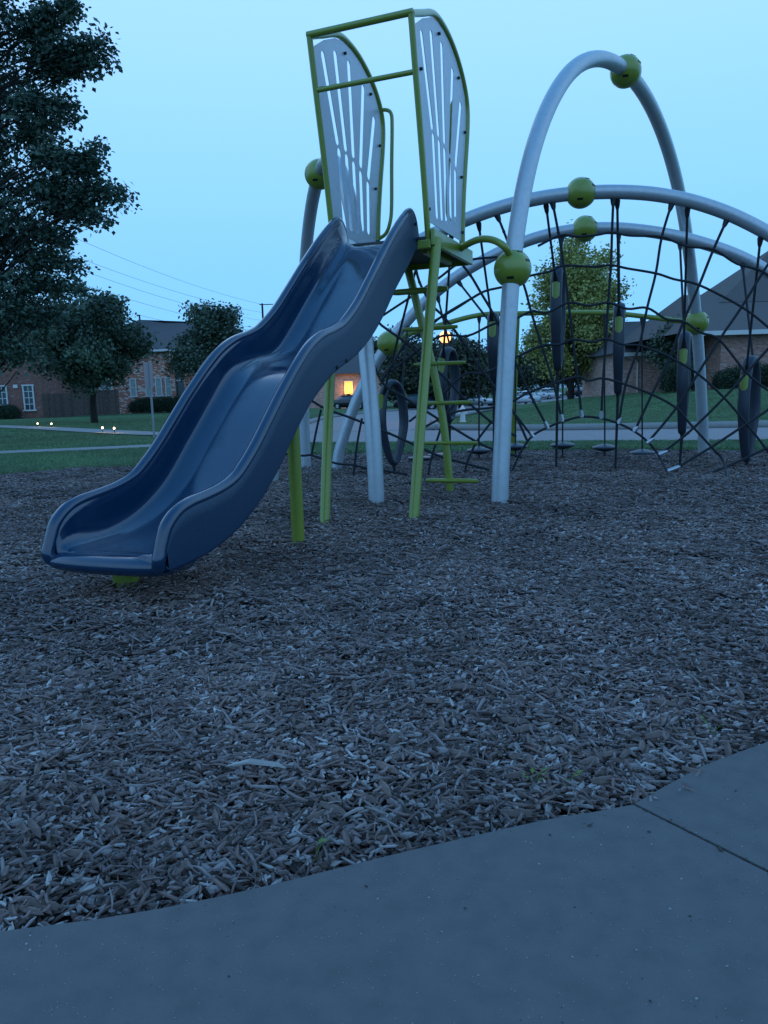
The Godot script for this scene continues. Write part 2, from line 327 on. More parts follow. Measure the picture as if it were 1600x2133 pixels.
func sl(s: float, n: float, y: float) -> Vector3:
	return SO + SU * s + SN * n + Vector3(0, y, 0)

const SLIDE_FOOT := Vector3(-1.14, 0, -3.29)

func setup() -> void:
	var cam := Camera3D.new()
	cam.name = "camera"
	cam.fov = 67.32
	cam.near = 0.05
	cam.far = 900.0
	var p := deg_to_rad(8.9)
	var q := deg_to_rad(1.7)
	var back := Vector3(0, sin(p), cos(p))
	var up := Vector3(0, cos(p), -sin(p))
	var right := Vector3(1, 0, 0)
	cam.transform = Transform3D(Basis(right * cos(q) - up * sin(q), up * cos(q) + right * sin(q), back), Vector3(0, 0.88, 0))
	add_child(cam)
	cam.current = true
	# a clear twilight sky, palest low over the houses and deeper blue overhead
	var im := Image.create(256, 128, false, Image.FORMAT_RGBF)
	var el := [-90.0, -3.0, 0.0, 8.0, 16.0, 26.0, 40.0, 60.0, 90.0]
	var cr := [0.02, 0.04, 0.215, 0.270, 0.335, 0.415, 0.30, 0.14, 0.08]
	var cg := [0.05, 0.10, 0.615, 0.690, 0.750, 0.805, 0.70, 0.48, 0.35]
	var cb := [0.11, 0.20, 1.150, 1.220, 1.300, 1.360, 1.28, 1.06, 0.88]
	for y in 128:
		var e := 90.0 - (y + 0.5) / 128.0 * 180.0
		var c := Color(curve_at(e, el, cr), curve_at(e, el, cg), curve_at(e, el, cb))
		for x in 256:
			im.set_pixel(x, y, c)
	var pano := PanoramaSkyMaterial.new()
	pano.panorama = ImageTexture.create_from_image(im)
	pano.energy_multiplier = 1.0
	var sky := Sky.new()
	sky.sky_material = pano
	var env := Environment.new()
	env.background_mode = Environment.BG_SKY
	env.sky = sky
	env.background_energy_multiplier = 1.0
	env.tonemap_mode = Environment.TONE_MAPPER_LINEAR
	env.tonemap_exposure = 1.0
	env.sdfgi_enabled = true
	env.ssao_enabled = true
	env.ssil_enabled = true
	var we := WorldEnvironment.new()
	we.name = "world"
	we.environment = env
	add_child(we)
	# the sun is down: what is left of it is a weak, very wide glow low over the houses
	var sun := DirectionalLight3D.new()
	sun.name = "sun"
	sun.light_color = Color(1.0, 0.93, 0.88)
	sun.light_energy = 0.03
	sun.light_angular_distance = 40.0
	sun.shadow_enabled = true
	add_child(sun)
	sun.look_at_from_position(Vector3(-10, 9, -16), Vector3.ZERO)

func materials() -> void:
	var wear := noise_tex(0.02, [[0.0, Color(0.93, 0.93, 0.93)], [0.55, Color(0.985, 0.985, 0.985)], [1.0, Color(1, 1, 1)]], 512, 5, 3)
	var grainy := noise_tex(0.35, [], 256, 3, 8, true, 2.0)
	M.green = textured(mat(0.235, 0.290, 0.034, 0.32, 0.0, "lime green powder coat"), wear, 2.5, grainy, 0.12)
	M.green.clearcoat_enabled = true
	M.green.clearcoat = 0.5
	M.green.clearcoat_roughness = 0.15
	M.silver = textured(mat(0.52, 0.55, 0.58, 0.40, 0.45, "silver powder coated steel"), wear, 1.5, grainy, 0.10)
	M.panel = textured(mat(0.52, 0.56, 0.61, 0.38, 0.1, "silver grey plastic panel"), wear, 2.0, grainy, 0.06)
	M.blue = textured(mat(0.0050, 0.030, 0.072, 0.18, 0.0, "navy rotomoulded plastic"), wear, 1.7, grainy, 0.05)
	# scuffed and dusty in patches from use
	M.blue.roughness = 1.0
	M.blue.roughness_texture = noise_tex(0.008, [[0.0, Color(0.08, 0.08, 0.08)], [0.5, Color(0.13, 0.13, 0.13)], [0.62, Color(0.20, 0.20, 0.20)], [1.0, Color(0.34, 0.34, 0.34)]], 512, 7, 91)
	M.blue.metallic_specular = 0.55
	M.blue.clearcoat_enabled = true
	M.blue.clearcoat = 0.5
	M.blue.clearcoat_roughness = 0.08
	# the outside of the moulding keeps the mould's fine texture, the chute is polished by use
	M.blue_outside = textured(mat(0.0050, 0.030, 0.072, 0.42, 0.0, "navy rotomoulded plastic, textured"), wear, 1.7, grainy, 0.35)
	M.rope = textured(mat(0.016, 0.018, 0.024, 0.8, 0.0, "black rope"), null, 60.0, grainy, 1.0)
	M.rubber = textured(mat(0.035, 0.042, 0.06, 0.42, 0.0, "dark navy plastic"), wear, 2.0, grainy, 0.15)
	M.bolt = mat(0.03, 0.03, 0.035, 0.45, 0.6, "dark bolt")
	M.alu = mat(0.5, 0.5, 0.52, 0.35, 0.8, "cast aluminium")
	M.deck = textured(mat(0.05, 0.055, 0.06, 0.6, 0.0, "dark coated deck"), wear, 3.0)
	var ctex := noise_tex(0.014, [[0.0, Color(0.90, 0.90, 0.90)], [0.5, Color(0.965, 0.96, 0.96)], [1.0, Color(1, 1, 1)]], 1024, 9, 21)
	M.concrete = textured(mat(0.128, 0.122, 0.120, 0.9, 0.0, "weathered concrete"), ctex, 0.9, noise_tex(0.45, [], 512, 3, 5, true, 3.0), 0.22)
	M.fleck_pale = mat(0.30, 0.29, 0.285, 0.9, 0.0, "pale grit")
	M.fleck_dark = mat(0.03, 0.028, 0.026, 0.9, 0.0, "dark grit")
	M.soil = textured(mat(0.030, 0.023, 0.020, 1.0, 0.0, "dark rotted mulch"), noise_tex(0.05, [[0.0, Color(0.35, 0.33, 0.31)], [0.6, Color(0.8, 0.78, 0.75)], [1.0, Color(1, 1, 1)]], 512, 5, 31), 1.6, noise_tex(0.09, [], 512, 4, 32, true, 10.0), 1.0)
	var chip := mat(1, 1, 1, 0.86, 0.0, "weathered wood")
	chip.vertex_color_use_as_albedo = true
	M.chip = chip
	var leaf := mat(1, 1, 1, 0.6, 0.0, "leaves")
	leaf.vertex_color_use_as_albedo = true
	leaf.cull_mode = BaseMaterial3D.CULL_DISABLED
	leaf.backlight_enabled = true
	leaf.backlight = lin(0.03, 0.05, 0.01)
	M.leaf = leaf
	var gt := noise_tex(0.012, [[0.0, Color(0.72, 0.80, 0.62)], [0.5, Color(0.9, 0.92, 0.85)], [1.0, Color(1, 1, 0.9)]], 1024, 6, 41)
	M.lawn = textured(mat(0.112, 0.212, 0.094, 1.0, 0.0, "mown grass"), gt, 0.12, noise_tex(0.2, [], 512, 3, 42, true, 8.0), 1.0)
	M.road = textured(mat(0.29, 0.25, 0.245, 0.9, 0.0, "concrete street"), ctex, 0.25)
	M.kerb = textured(mat(0.29, 0.275, 0.265, 0.9, 0.0, "concrete kerb"), ctex, 0.5)
	M.bark = textured(mat(0.045, 0.037, 0.031, 0.95, 0.0, "bark"), noise_tex(0.03, [[0.0, Color(0.5, 0.5, 0.5)], [1.0, Color(1, 1, 1)]], 256, 4, 51), 2.0, noise_tex(0.06, [], 256, 4, 52, true, 10.0), 1.0)
	M.white = mat(0.62, 0.61, 0.60, 0.6, 0.0, "white trim")
	M.glass = mat(0.05, 0.07, 0.08, 0.08, 0.0, "dark window glass")
	M.blind = mat(0.30, 0.36, 0.36, 0.35, 0.0, "window with blinds drawn")
	var rt := noise_tex(0.06, [[0.0, Color(0.6, 0.6, 0.6)], [1.0, Color(1, 1, 1)]], 512, 5, 61)
	M.roof = textured(mat(0.150, 0.138, 0.145, 0.95, 0.0, "asphalt shingles"), rt, 0.5)
	M.roof2 = textured(mat(0.195, 0.162, 0.152, 0.95, 0.0, "brown asphalt shingles"), rt, 0.5)
	M.wood = textured(mat(0.17, 0.12, 0.10, 0.95, 0.0, "weathered fence board"), noise_tex(0.03, [[0.0, Color(0.6, 0.6, 0.6)], [1.0, Color(1, 1, 1)]], 256, 4, 71), 1.0)
	M.wood2 = textured(mat(0.125, 0.09, 0.078, 0.95, 0.0, "darker fence board"), noise_tex(0.03, [[0.0, Color(0.6, 0.6, 0.6)], [1.0, Color(1, 1, 1)]], 256, 4, 72), 1.0)
	M.brick_mottled = textured(mat(1, 1, 1, 0.95, 0.0, "mottled brick"), brick_tex(Color(0.50, 0.20, 0.14), Color(0.76, 0.68, 0.63), 0.30, 11), 0.25)
	M.brick_dark = textured(mat(1, 1, 1, 0.95, 0.0, "dark red brick"), brick_tex(Color(0.23, 0.095, 0.072), Color(0.32, 0.24, 0.21), 0.04, 12), 0.25)
	M.brick_pink = textured(mat(1, 1, 1, 0.95, 0.0, "pinkish brick"), brick_tex(Color(0.54, 0.32, 0.27), Color(0.62, 0.46, 0.42), 0.15, 13), 0.25)
	M.brick_brown = textured(mat(1, 1, 1, 0.95, 0.0, "brown brick"), brick_tex(Color(0.38, 0.205, 0.165), Color(0.48, 0.34, 0.30), 0.12, 14), 0.25)
	M.tyre = mat(0.015, 0.015, 0.016, 0.8, 0.0, "tyre")
	M.wire = mat(0.02, 0.02, 0.025, 0.7, 0.0, "overhead wire")
	M.sign_metal = mat(0.26, 0.27, 0.29, 0.45, 0.4, "galvanised steel")

# a tile of 4 m by 4 m: single courses are far below a pixel's width here
func brick_tex(base: Color, odd: Color, share: float, seed_: int) -> ImageTexture:
	var im := Image.create(512, 512, false, Image.FORMAT_RGB8)
	var r := RandomNumberGenerator.new()
	r.seed = seed_
	im.fill((base * 0.55 + Color(0.11, 0.10, 0.10)).linear_to_srgb())
	var ch := 512.0 / 52.0
	var patch := FastNoiseLite.new()
	patch.seed = seed_
	patch.frequency = 0.02
	for row in 52:
		var off := 0.0 if row % 2 == 0 else 12.8
		for col in 21:
			var x := col * 25.6 - off
			var here := patch.get_noise_2d(x, row * ch)
			var c := base.lerp(odd, r.randf_range(0.6, 1.0)) if r.randf() < share * (1.0 + here * 3.0) else base * r.randf_range(0.72, 1.25)
			im.fill_rect(Rect2i(int(x), int(row * ch), 24, int(ch) - 1), Color(c.r, c.g, c.b).linear_to_srgb())
	return ImageTexture.create_from_image(im)

# ---------------------------------------------------------------- ground
func mulch_h(x: float, z: float) -> float:
	var d := Vector2(x - SLIDE_FOOT.x, z - SLIDE_FOOT.z).length_squared()
	return 0.07 * exp(-d / 0.22) + bump.get_noise_2d(x * 1.0, z * 1.0) * 0.045 + bump.get_noise_2d(x * 5.0 + 40.0, z * 5.0) * 0.012

func edge_z(pts: Array, x: float) -> float:
	var xs := []
	var zs := []
	for p in pts:
		xs.append(p[0])
		zs.append(p[2])
	return curve_at(x, xs, zs)

func paving_edge(x: float) -> float:
	return edge_z(CONC_EDGE, x)

func mulch_far(x: float) -> float:
	return edge_z(MULCH_EDGE, x)

func surfaces() -> void:
	# mulch bed
	var mulch := structure("mulch")
	var rows := []
	for i in 61:
		var row := PackedVector3Array()
		var x := -10.0 + 20.0 * i / 60.0
		var z0 := paving_edge(x) + 0.2
		var z1 := mulch_far(x) - 0.25
		for j in 61:
			var z := lerpf(z0, z1, pow(j / 60.0, 1.3))
			row.append(Vector3(x, mulch_h(x, z) - 0.022, z))
		rows.append(row)
	var st := begin()
	sheet(st, rows)
	obj("mulch_bed", st, M.soil, mulch)
	chips(mulch)
	# lawn out to the horizon
	var xs := [-400.0, -220.0, -130.0, -80.0, -50.0, -36.0, -28.0]
	for i in 53:
		xs.append(-26.0 + i)
	xs += [28.0, 32.0, 36.0, 42.0, 50.0, 65.0, 80.0, 130.0, 220.0, 400.0]
	rows = []
	for x: float in xs:
		var row := PackedVector3Array()
		var z0 := mulch_far(x) if absf(x) < 10.0 else 10.0
		for j in 70:
			var t := j / 69.0
			var z := lerpf(z0, -16.0, minf(t * 4.0, 1.0)) if t < 0.25 else -16.0 - pow((t - 0.25) / 0.75, 2.2) * 560.0
			row.append(Vector3(x, land(x, z) + (0.012 if t < 0.25 else 0.0), z))
		rows.append(row)
	st = begin()
	sheet(st, rows)
	var lawn := structure("lawn")
	obj("turf", st, M.lawn, lawn)
	# concrete path in the foreground: two slabs with a real open joint
	var path := structure("concrete_path")
	var ja := Vector3(0.494, 0.03, -1.462)
	var jb := Vector3(0.654, 0.03, -1.231)
	var jd := (jb - ja).normalized()
	var near_l := PackedVector3Array()
	var near_r := PackedVector3Array()
	for i in 181:
		var x := -9.0 + 18.0 * i / 180.0
		var p := Vector3(x, 0.03, paving_edge(x))
		if x < ja.x - 0.02:
			near_l.append(p)
		elif x > ja.x + 0.02:
			near_r.append(p)
	var gap := Vector3(-jd.z, 0, jd.x) * 0.0038
	near_l.append(ja - gap * signf(gap.x))
	near_r.insert(0, ja + gap * signf(gap.x))
	var far_j := ja + jd * 9.0
	slab(path, near_l, [far_j - gap * signf(gap.x), Vector3(-9, 0.03, 7.0)])
	slab(path, near_r, [Vector3(9, 0.03, 7.0), far_j + gap * signf(gap.x)])
	grit(path)
	joint_dirt(path, ja, jd)
	# street, kerbs and sidewalks
	var street := structure("street")
	st = begin()
	var na := pv([[-3.4, 0, -14.4], [-2.4, 0, -13.9], [-1.67, 0, -13.7], [1.6, 0, -12.5], [5.55, 0, -11.06], [9, 0, -9.9], [22, 0, -6.0]])
	var fa := pv([[-3.4, 0, -18.8], [-2.4, 0, -19.0], [-0.4, 0, -18.2], [2.57, 0, -15.57], [7.08, 0, -14.13], [11, 0, -12.9], [24, 0, -9.0]])
	strip(st, curve(na, 5), curve(fa, 5), 0.03, 5)
	obj("roadway", st, M.road, street)
	st = begin()
	var cl := curve(pv([[-1.2, 0, -17.5], [-0.4, 0, -24], [0.6, 0, -33], [3.6, 0, -50], [8.6, 0, -70], [15.6, 0, -88], [27, 0, -106], [50, 0, -128]]), 8)
	var le := PackedVector3Array()
	var re := PackedVector3Array()
	for i in cl.size():
		var d := (cl[mini(i + 1, cl.size() - 1)] - cl[maxi(i - 1, 0)]).normalized()
		var s := Vector3(-d.z, 0, d.x)
		var w := lerp_at(-cl[i].z, [17.0, 24.0, 34.0, 60.0], [2.5, 2.0, 3.0, 4.2])
		le.append(cl[i] - s * w)
		re.append(cl[i] + s * w)
	strip(st, le, re, 0.034, 6)
	obj("side_street", st, M.road, street)
	street_left = le
	street_right = re
	street_a = [na, fa]
	for e in [re, le, curve(pv([[0.9, 0, -18.0], [2.57, 0, -15.62], [7.08, 0, -14.18], [11, 0, -12.95], [24, 0, -9.05]]), 8)]:
		st = begin()
		var pts := PackedVector3Array()
		for p: Vector3 in e:
			pts.append(ground(p.x, p.z) + Vector3(0, 0.075, 0))
		tube(st, pts, 0.085, 6, true, 0.95)
		var k := structure("kerb")
		obj("kerb_stone", st, M.kerb, k)
	for w in [[[[-24, 0, -41], [-15, 0, -30.5], [-11.4, 0, -26.6], [-6.2, 0, -20.1], [-4.5, 0, -18.4]], 0.55], [[[-14, 0, -12.0], [-9, 0, -12.8], [-6.6, 0, -13.3], [-4.2, 0, -13.9], [-3.2, 0, -14.6]], 0.4], [[[1.6, 0, -19.4], [3.2, 0, -17.6], [7.5, 0, -16.1], [12, 0, -14.9], [24, 0, -11.2]], 0.35]]:
		var c := curve(pv(w[0]), 8)
		var l := PackedVector3Array()
		var r := PackedVector3Array()
		for i in c.size():
			var d := (c[mini(i + 1, c.size() - 1)] - c[maxi(i - 1, 0)]).normalized()
			l.append(c[i] - Vector3(-d.z, 0, d.x) * float(w[1]))
			r.append(c[i] + Vector3(-d.z, 0, d.x) * float(w[1]))
		st = begin()
		strip(st, l, r, 0.04, 3)
		var sw := structure("sidewalk")
		obj("paving", st, M.kerb, sw)

var street_left: PackedVector3Array
var street_right: PackedVector3Array
var street_a: Array

func strip(st: SurfaceTool, a: PackedVector3Array, b: PackedVector3Array, up: float, across: int) -> void:
	var rows := []
	for i in a.size():
		var row := PackedVector3Array()
		for j in across + 1:
			var p := a[i].lerp(b[i], float(j) / across)
			row.append(ground(p.x, p.z) + Vector3(0, up, 0))
		rows.append(row)
	sheet(st, rows)

func slab(path: Node3D, edge: PackedVector3Array, rest: Array) -> void:
	var poly := PackedVector2Array()
	for p in edge:
		poly.append(Vector2(p.x, p.z))
	for p: Vector3 in rest:
		poly.append(Vector2(p.x, p.z))
	var idx := Geometry2D.triangulate_polygon(poly)
	var st := begin()
	for k in range(0, idx.size(), 3):
		var a := Vector3(poly[idx[k]].x, 0.03, poly[idx[k]].y)
		var b := Vector3(poly[idx[k + 1]].x, 0.03, poly[idx[k + 1]].y)
		var c := Vector3(poly[idx[k + 2]].x, 0.03, poly[idx[k + 2]].y)
		if (c - a).cross(b - a).y < 0:
			tri(st, a, c, b)
		else:
			tri(st, a, b, c)
	# eased, slightly uneven edge and the side of the slab
	for i in poly.size():
		var j := (i + 1) % poly.size()
		var a := Vector3(poly[i].x, 0.03, poly[i].y)
		var b := Vector3(poly[j].x, 0.03, poly[j].y)
		quad(st, a, b, b - Vector3(0, 0.13, 0), a - Vector3(0, 0.13, 0))
	obj("slab", st, M.concrete, path)

func grit(path: Node3D) -> void:
	rng.seed = 77
	var unit := begin()
	ball(unit, Vector3.ZERO, Vector3(1, 0.45, 0.8), 4, 6)
	var mesh := unit.commit()
	for kind in [["pale_grit", M.fleck_pale, 9000, 0.0004, 0.0013], ["dark_grit", M.fleck_dark, 1400, 0.0004, 0.0012]]:
		var spots := []
		for i in int(kind[2]):
			var x := rng.randf_range(-1.6, 1.9)
			var z := rng.randf_range(-1.9, -0.3)
			if z > paving_edge(x) + 0.01:
				var s := rng.randf_range(kind[3], kind[4]) * (1.0 if rng.randf() > 0.04 else 2.2)
				spots.append(Transform3D(Basis(Vector3.UP, rng.randf() * TAU).scaled(Vector3(s, s, s)), Vector3(x, 0.0305, z)))
		many(kind[0], mesh, kind[1], spots, [], path)

# rotted bits caught in the joint, and a few crumbs of bark on the slab
func joint_dirt(path: Node3D, ja: Vector3, jd: Vector3) -> void:
	rng.seed = 78
	var st := begin()
	var side := Vector3(-jd.z, 0, jd.x)
	for i in 420:
		var p := ja + jd * rng.randf_range(0.0, 1.4) + side * rng.randfn() * 0.0035
		p.y = 0.03 - rng.randf_range(-0.002, 0.014)
		var b := Basis.from_euler(Vector3(rng.randf_range(-0.5, 0.5), rng.randf() * TAU, rng.randf_range(-0.5, 0.5)))
		chip_shape(st, Transform3D(b, p), rng.randf_range(0.002, 0.009), rng.randf_range(0.001, 0.0035), 0.0015, Color(0.05, 0.04, 0.034) * (rng.randf_range(0.5, 1.5) if rng.randf() < 0.93 else 5.0), rng)
	for q in [[0.255, -0.78, 0.010], [0.115, -1.155, 0.005], [0.49, -1.36, 0.006], [0.60, -1.30, 0.018], [-0.25, -1.02, 0.004], [0.35, -0.95, 0.004], [-0.5, -0.9, 0.005], [0.72, -1.5, 0.005], [0.10, -0.72, 0.012], [-0.05, -1.22, 0.006], [0.30, -1.36, 0.007]]:
		chip_shape(st, Transform3D(Basis(Vector3.UP, rng.randf() * TAU), Vector3(q[0], 0.032, q[1])), q[2], q[2] * 0.4, 0.002, Color(0.045, 0.036, 0.03), rng)
	obj("crumbs", st, M.chip, path).set_meta("kind", "stuff")

func many(called: String, mesh: Mesh, m: Material, spots: Array, tints: Array, parent: Node3D) -> MultiMeshInstance3D:
	var mm := MultiMesh.new()
	mm.transform_format = MultiMesh.TRANSFORM_3D
	mm.use_colors = tints.size() > 0
	mm.mesh = mesh
	mm.instance_count = spots.size()
	for i in spots.size():
		mm.set_instance_transform(i, spots[i])
		if tints.size():
			mm.set_instance_color(i, tints[i])
	var o := MultiMeshInstance3D.new()
	o.name = called
	o.multimesh = mm
	o.material_override = m
	o.set_meta("kind", "stuff")
	parent.add_child(o, true)
	o.position = -where(parent)
	return o

# one splintered chip of wood, base colour in the vertices
func chip_shape(st: SurfaceTool, t: Transform3D, long: float, wide: float, thick: float, col: Color, r: RandomNumberGenerator) -> void:
	var rings := []
	var ends := [r.randf_range(0.12, 0.85), r.randf_range(0.12, 0.85)]
	var cut := [r.randf_range(-0.16, 0.16), r.randf_range(-0.16, 0.16)]
	var bow := r.randf_range(-0.12, 0.12) * long
	var arch_ := r.randf_range(-0.08, 0.10) * long
	var twist := r.randf_range(-0.5, 0.5)
	var ridge := r.randf_range(-0.35, 0.35)
	var stations := [-0.5, r.randf_range(-0.34, -0.12), r.randf_range(0.08, 0.34), 0.5]
	for k in 4:
		var f: float = stations[k]
		var taper: float = ends[0] if k == 0 else ends[1] if k == 3 else r.randf_range(0.85, 1.1)
		var w := wide * taper
		var h := thick * (r.randf_range(0.3, 0.8) if k in [0, 3] else r.randf_range(0.8, 1.15))
		var spin := Basis(Vector3.RIGHT, twist * f)
		var ring := []
		for q in [[-0.5, -0.45], [0.5, -0.45], [0.46, 0.18], [ridge, 0.55], [-0.48, 0.12]]:
			var slant: float = (cut[0] if k == 0 else cut[1] if k == 3 else 0.0) * long * q[0] * 1.6
			var p := spin * Vector3(0, q[1] * h, q[0] * w)
			ring.append(t * (p + Vector3(f * long + slant, arch_ * (1.0 - 4.0 * f * f), bow * (1.0 - 4.0 * f * f))))
		rings.append(ring)
	for k in 3:
		for j in 5:
			var l := (j + 1) % 5
			st.set_color(col * r.randf_range(0.80, 1.16))
			quad(st, rings[k][j], rings[k][l], rings[k + 1][l], rings[k + 1][j])
	st.set_color(col)
	for e in [0, 3]:
		for j in [1, 2, 3]:
			tri(st, rings[e][0], rings[e][j], rings[e][j + 1])

func chip_colour(r: RandomNumberGenerator) -> Color:
	var t := r.randf()
	if t < 0.06:
		return Color(0.42, 0.38, 0.365) * r.randf_range(0.85, 1.2)
	if t < 0.28:
		return Color(0.300, 0.248, 0.238) * r.randf_range(0.75, 1.2)
	if t < 0.66:
		return Color(0.222, 0.160, 0.150) * r.randf_range(0.7, 1.2)
	if t < 0.86:
		return Color(0.152, 0.100, 0.086) * r.randf_range(0.7, 1.2)
	return Color(0.075, 0.052, 0.042) * r.randf_range(0.8, 1.2)

func chips(mulch: Node3D) -> void:
	rng.seed = 5
	# a handful of chips as one small heap, repeated in every turn over the bed
	var st := begin()
	for i in 24:
		var b := Basis(Vector3.UP, rng.randf() * TAU) * Basis(Vector3.BACK, rng.randf_range(-0.28, 0.28)) * Basis(Vector3.RIGHT, rng.randf_range(-0.5, 0.5))
		var p := Vector3(rng.randf_range(-0.06, 0.06), rng.randf_range(-0.006, 0.012), rng.randf_range(-0.06, 0.06))
		var long := 0.009 + pow(rng.randf(), 1.45) * 0.043
		chip_shape(st, Transform3D(b, p), long, minf(0.0022 + pow(rng.randf(), 1.7) * 0.0105, long * 0.5), rng.randf_range(0.0015, 0.0048), chip_colour(rng), rng)
	var heap := st.commit()
	var spots := []
	var tints := []
	var patch := FastNoiseLite.new()
	patch.seed = 9
	patch.frequency = 0.8
	var zones := [[-1.0, -2.4, 760.0], [-2.4, -4.2, 560.0], [-4.2, -7.0, 380.0], [-7.0, -11.6, 240.0]]
	for zone in zones:
		var z0: float = zone[0]
		var z1: float = zone[1]
		var reach := 0.62 * -z1 + 1.6
		var count := int((z0 - z1) * 2.0 * reach * float(zone[2]))
		for i in count:
			var z := rng.randf_range(z1, z0)
			var x := rng.randf_range(-reach, reach)
			if absf(x) > 10.0 or z > paving_edge(x) - 0.005 or z < mulch_far(x) + rng.randf_range(-0.12, 0.05):
				continue
			var s := rng.randf_range(0.85, 1.5)
			var b := Basis(Vector3.UP, rng.randf() * TAU) * Basis(Vector3.RIGHT, rng.randf_range(-0.25, 0.25))
			spots.append(Transform3D(b.scaled(Vector3(s, s * rng.randf_range(0.8, 1.3), s)), Vector3(x, mulch_h(x, z) - 0.006 + rng.randf_range(-0.006, 0.008), z)))
			var k := 1.0 + patch.get_noise_2d(x, z) * 0.45
			tints.append(Color(k, k, k) * rng.randf_range(0.85, 1.15))
	many("wood_chips", heap, M.chip, spots, tints, mulch)
	# the larger pieces lying on top, one by one
	var kinds := []
	for i in 10:
		st = begin()
		var long := rng.randf_range(0.034, 0.062)
		chip_shape(st, Transform3D(), long, rng.randf_range(0.006, 0.013), rng.randf_range(0.003, 0.006), Color(0.30, 0.265, 0.25) * rng.randf_range(0.45, 1.3), rng)
		kinds.append(st.commit())
	var done := 0
	while done < 290:
		var z := -1.15 - pow(rng.randf(), 1.4) * 2.6
		var x := rng.randf_range(-0.62, 0.62) * -z
		if z > paving_edge(x) - 0.03:
			continue
		var o := MeshInstance3D.new()
		o.name = "wood_chip"
		o.mesh = kinds[rng.randi() % 10]
		o.material_override = M.chip
		mulch.add_child(o, true)
		var b := Basis(Vector3.UP, rng.randf() * TAU) * Basis(Vector3.BACK, rng.randf_range(-0.3, 0.3)) * Basis(Vector3.RIGHT, rng.randf_range(-0.7, 0.7))
		o.transform = Transform3D(b.scaled(Vector3.ONE * rng.randf_range(0.8, 1.25)), Vector3(x, mulch_h(x, z) + 0.008, z))
		done += 1
	# a long splinter
	var stick := thing("splinter", "long pale splinter of wood lying flat on the mulch", "wood", Vector3(-0.31, 0.0, -1.67))
	st = begin()
	chip_shape(st, Transform3D(Basis(Vector3.UP, -0.16), Vector3(-0.31, mulch_h(-0.31, -1.67) + 0.026, -1.67)), 0.135, 0.019, 0.009, Color(0.36, 0.33, 0.31), rng)
	chip_shape(st, Transform3D(Basis(Vector3.UP, -0.22), Vector3(-0.325, mulch_h(-0.31, -1.67) + 0.031, -1.672)), 0.09, 0.008, 0.005, Color(0.38, 0.36, 0.34), rng)
	obj("shaft", st, M.chip, stick)

func paved(x: float, z: float) -> bool:
	if z < mulch_far(x) - 0.02 and absf(x) < 10.0:
		var p := Vector2(x, z)
		for c in [[Vector2(-24, -41), Vector2(-15, -30.5), 0.6], [Vector2(-15, -30.5), Vector2(-11.4, -26.6), 0.6], [Vector2(-11.4, -26.6), Vector2(-6.2, -20.1), 0.6], [Vector2(-6.2, -20.1), Vector2(-4.5, -18.4), 0.6], [Vector2(-14, -12), Vector2(-9, -12.8), 0.45], [Vector2(-9, -12.8), Vector2(-6.6, -13.3), 0.45], [Vector2(-6.6, -13.3), Vector2(-4.2, -13.9), 0.45], [Vector2(3.2, -17.6), Vector2(7.5, -16.1), 0.4], [Vector2(7.5, -16.1), Vector2(12, -14.9), 0.4]]:
			if Geometry2D.get_closest_point_to_segment(p, c[0], c[1]).distance_to(p) < c[2]:
				return true
		if x > -3.5 and z < edge2(street_a[0], x) + 0.05 and z > edge2(street_a[1], x) - 0.3:
			return true
		if z < -17.0:
			var i := 0
			while i < street_left.size() - 1 and street_left[i].z > z:
				i += 1
			if x > street_left[i].x - 0.3 and x < street_right[i].x + 0.3:
				return true
		return false
	return absf(x) < 10.0

func edge2(p: PackedVector3Array, x: float) -> float:
	for i in p.size() - 1:
		if x <= p[i + 1].x:
			return lerpf(p[i].z, p[i + 1].z, (x - p[i].x) / (p[i + 1].x - p[i].x))
	return p[p.size() - 1].z

func grow_grass() -> void:
	rng.seed = 15
	var st := begin()
	for i in 16:
		var a := rng.randf() * TAU
		var p := Vector3(cos(a), 0, sin(a)) * sqrt(rng.randf()) * 0.09
		var h := rng.randf_range(0.025, 0.055)
		var lean := Vector3(rng.randf_range(-1, 1), 0, rng.randf_range(-1, 1)) * h * 0.6
		var w := Vector3(cos(a * 3.0), 0, sin(a * 3.0)) * 0.0028
		st.set_color(Color(0.105, 0.200, 0.088).lerp(Color(0.155, 0.225, 0.100), rng.randf()) * rng.randf_range(0.8, 1.2))
		var mid := p + lean * 0.35 + Vector3(0, h * 0.6, 0)
		quad(st, p - w, p + w, mid + w * 0.8, mid - w * 0.8)
		tri(st, mid - w * 0.8, mid + w * 0.8, p + lean + Vector3(0, h, 0))
	var tuft := st.commit()
	var spots := []
	var tints := []
	for zone in [[-8.0, -14.0, 100000], [-14.0, -24.0, 70000], [-24.0, -44.0, 60000]]:
		for i in int(zone[2]):
			var z := rng.randf_range(zone[1], zone[0])
			var reach := 0.6 * -z + 1.5
			var x := rng.randf_range(-reach, reach)
			if paved(x, z):
				continue
			var s := rng.randf_range(0.8, 1.4) * (1.0 if z > -14.0 else 1.2 if z > -24.0 else 1.4)
			var p := ground(x, z)
			if z > -16.0:
				p.y += 0.012
			spots.append(Transform3D(Basis(Vector3.UP, rng.randf() * TAU).scaled(Vector3(s, s * (0.75 if z > -14.0 else 0.5), s)), p))
			tints.append(Color(1, 1, 1) * (rng.randf_range(0.8, 1.2) + bump.get_noise_2d(x * 0.9, z * 0.9) * 0.35))
	many("grass_blades", tuft, M.leaf, spots, tints, get_node("lawn"))

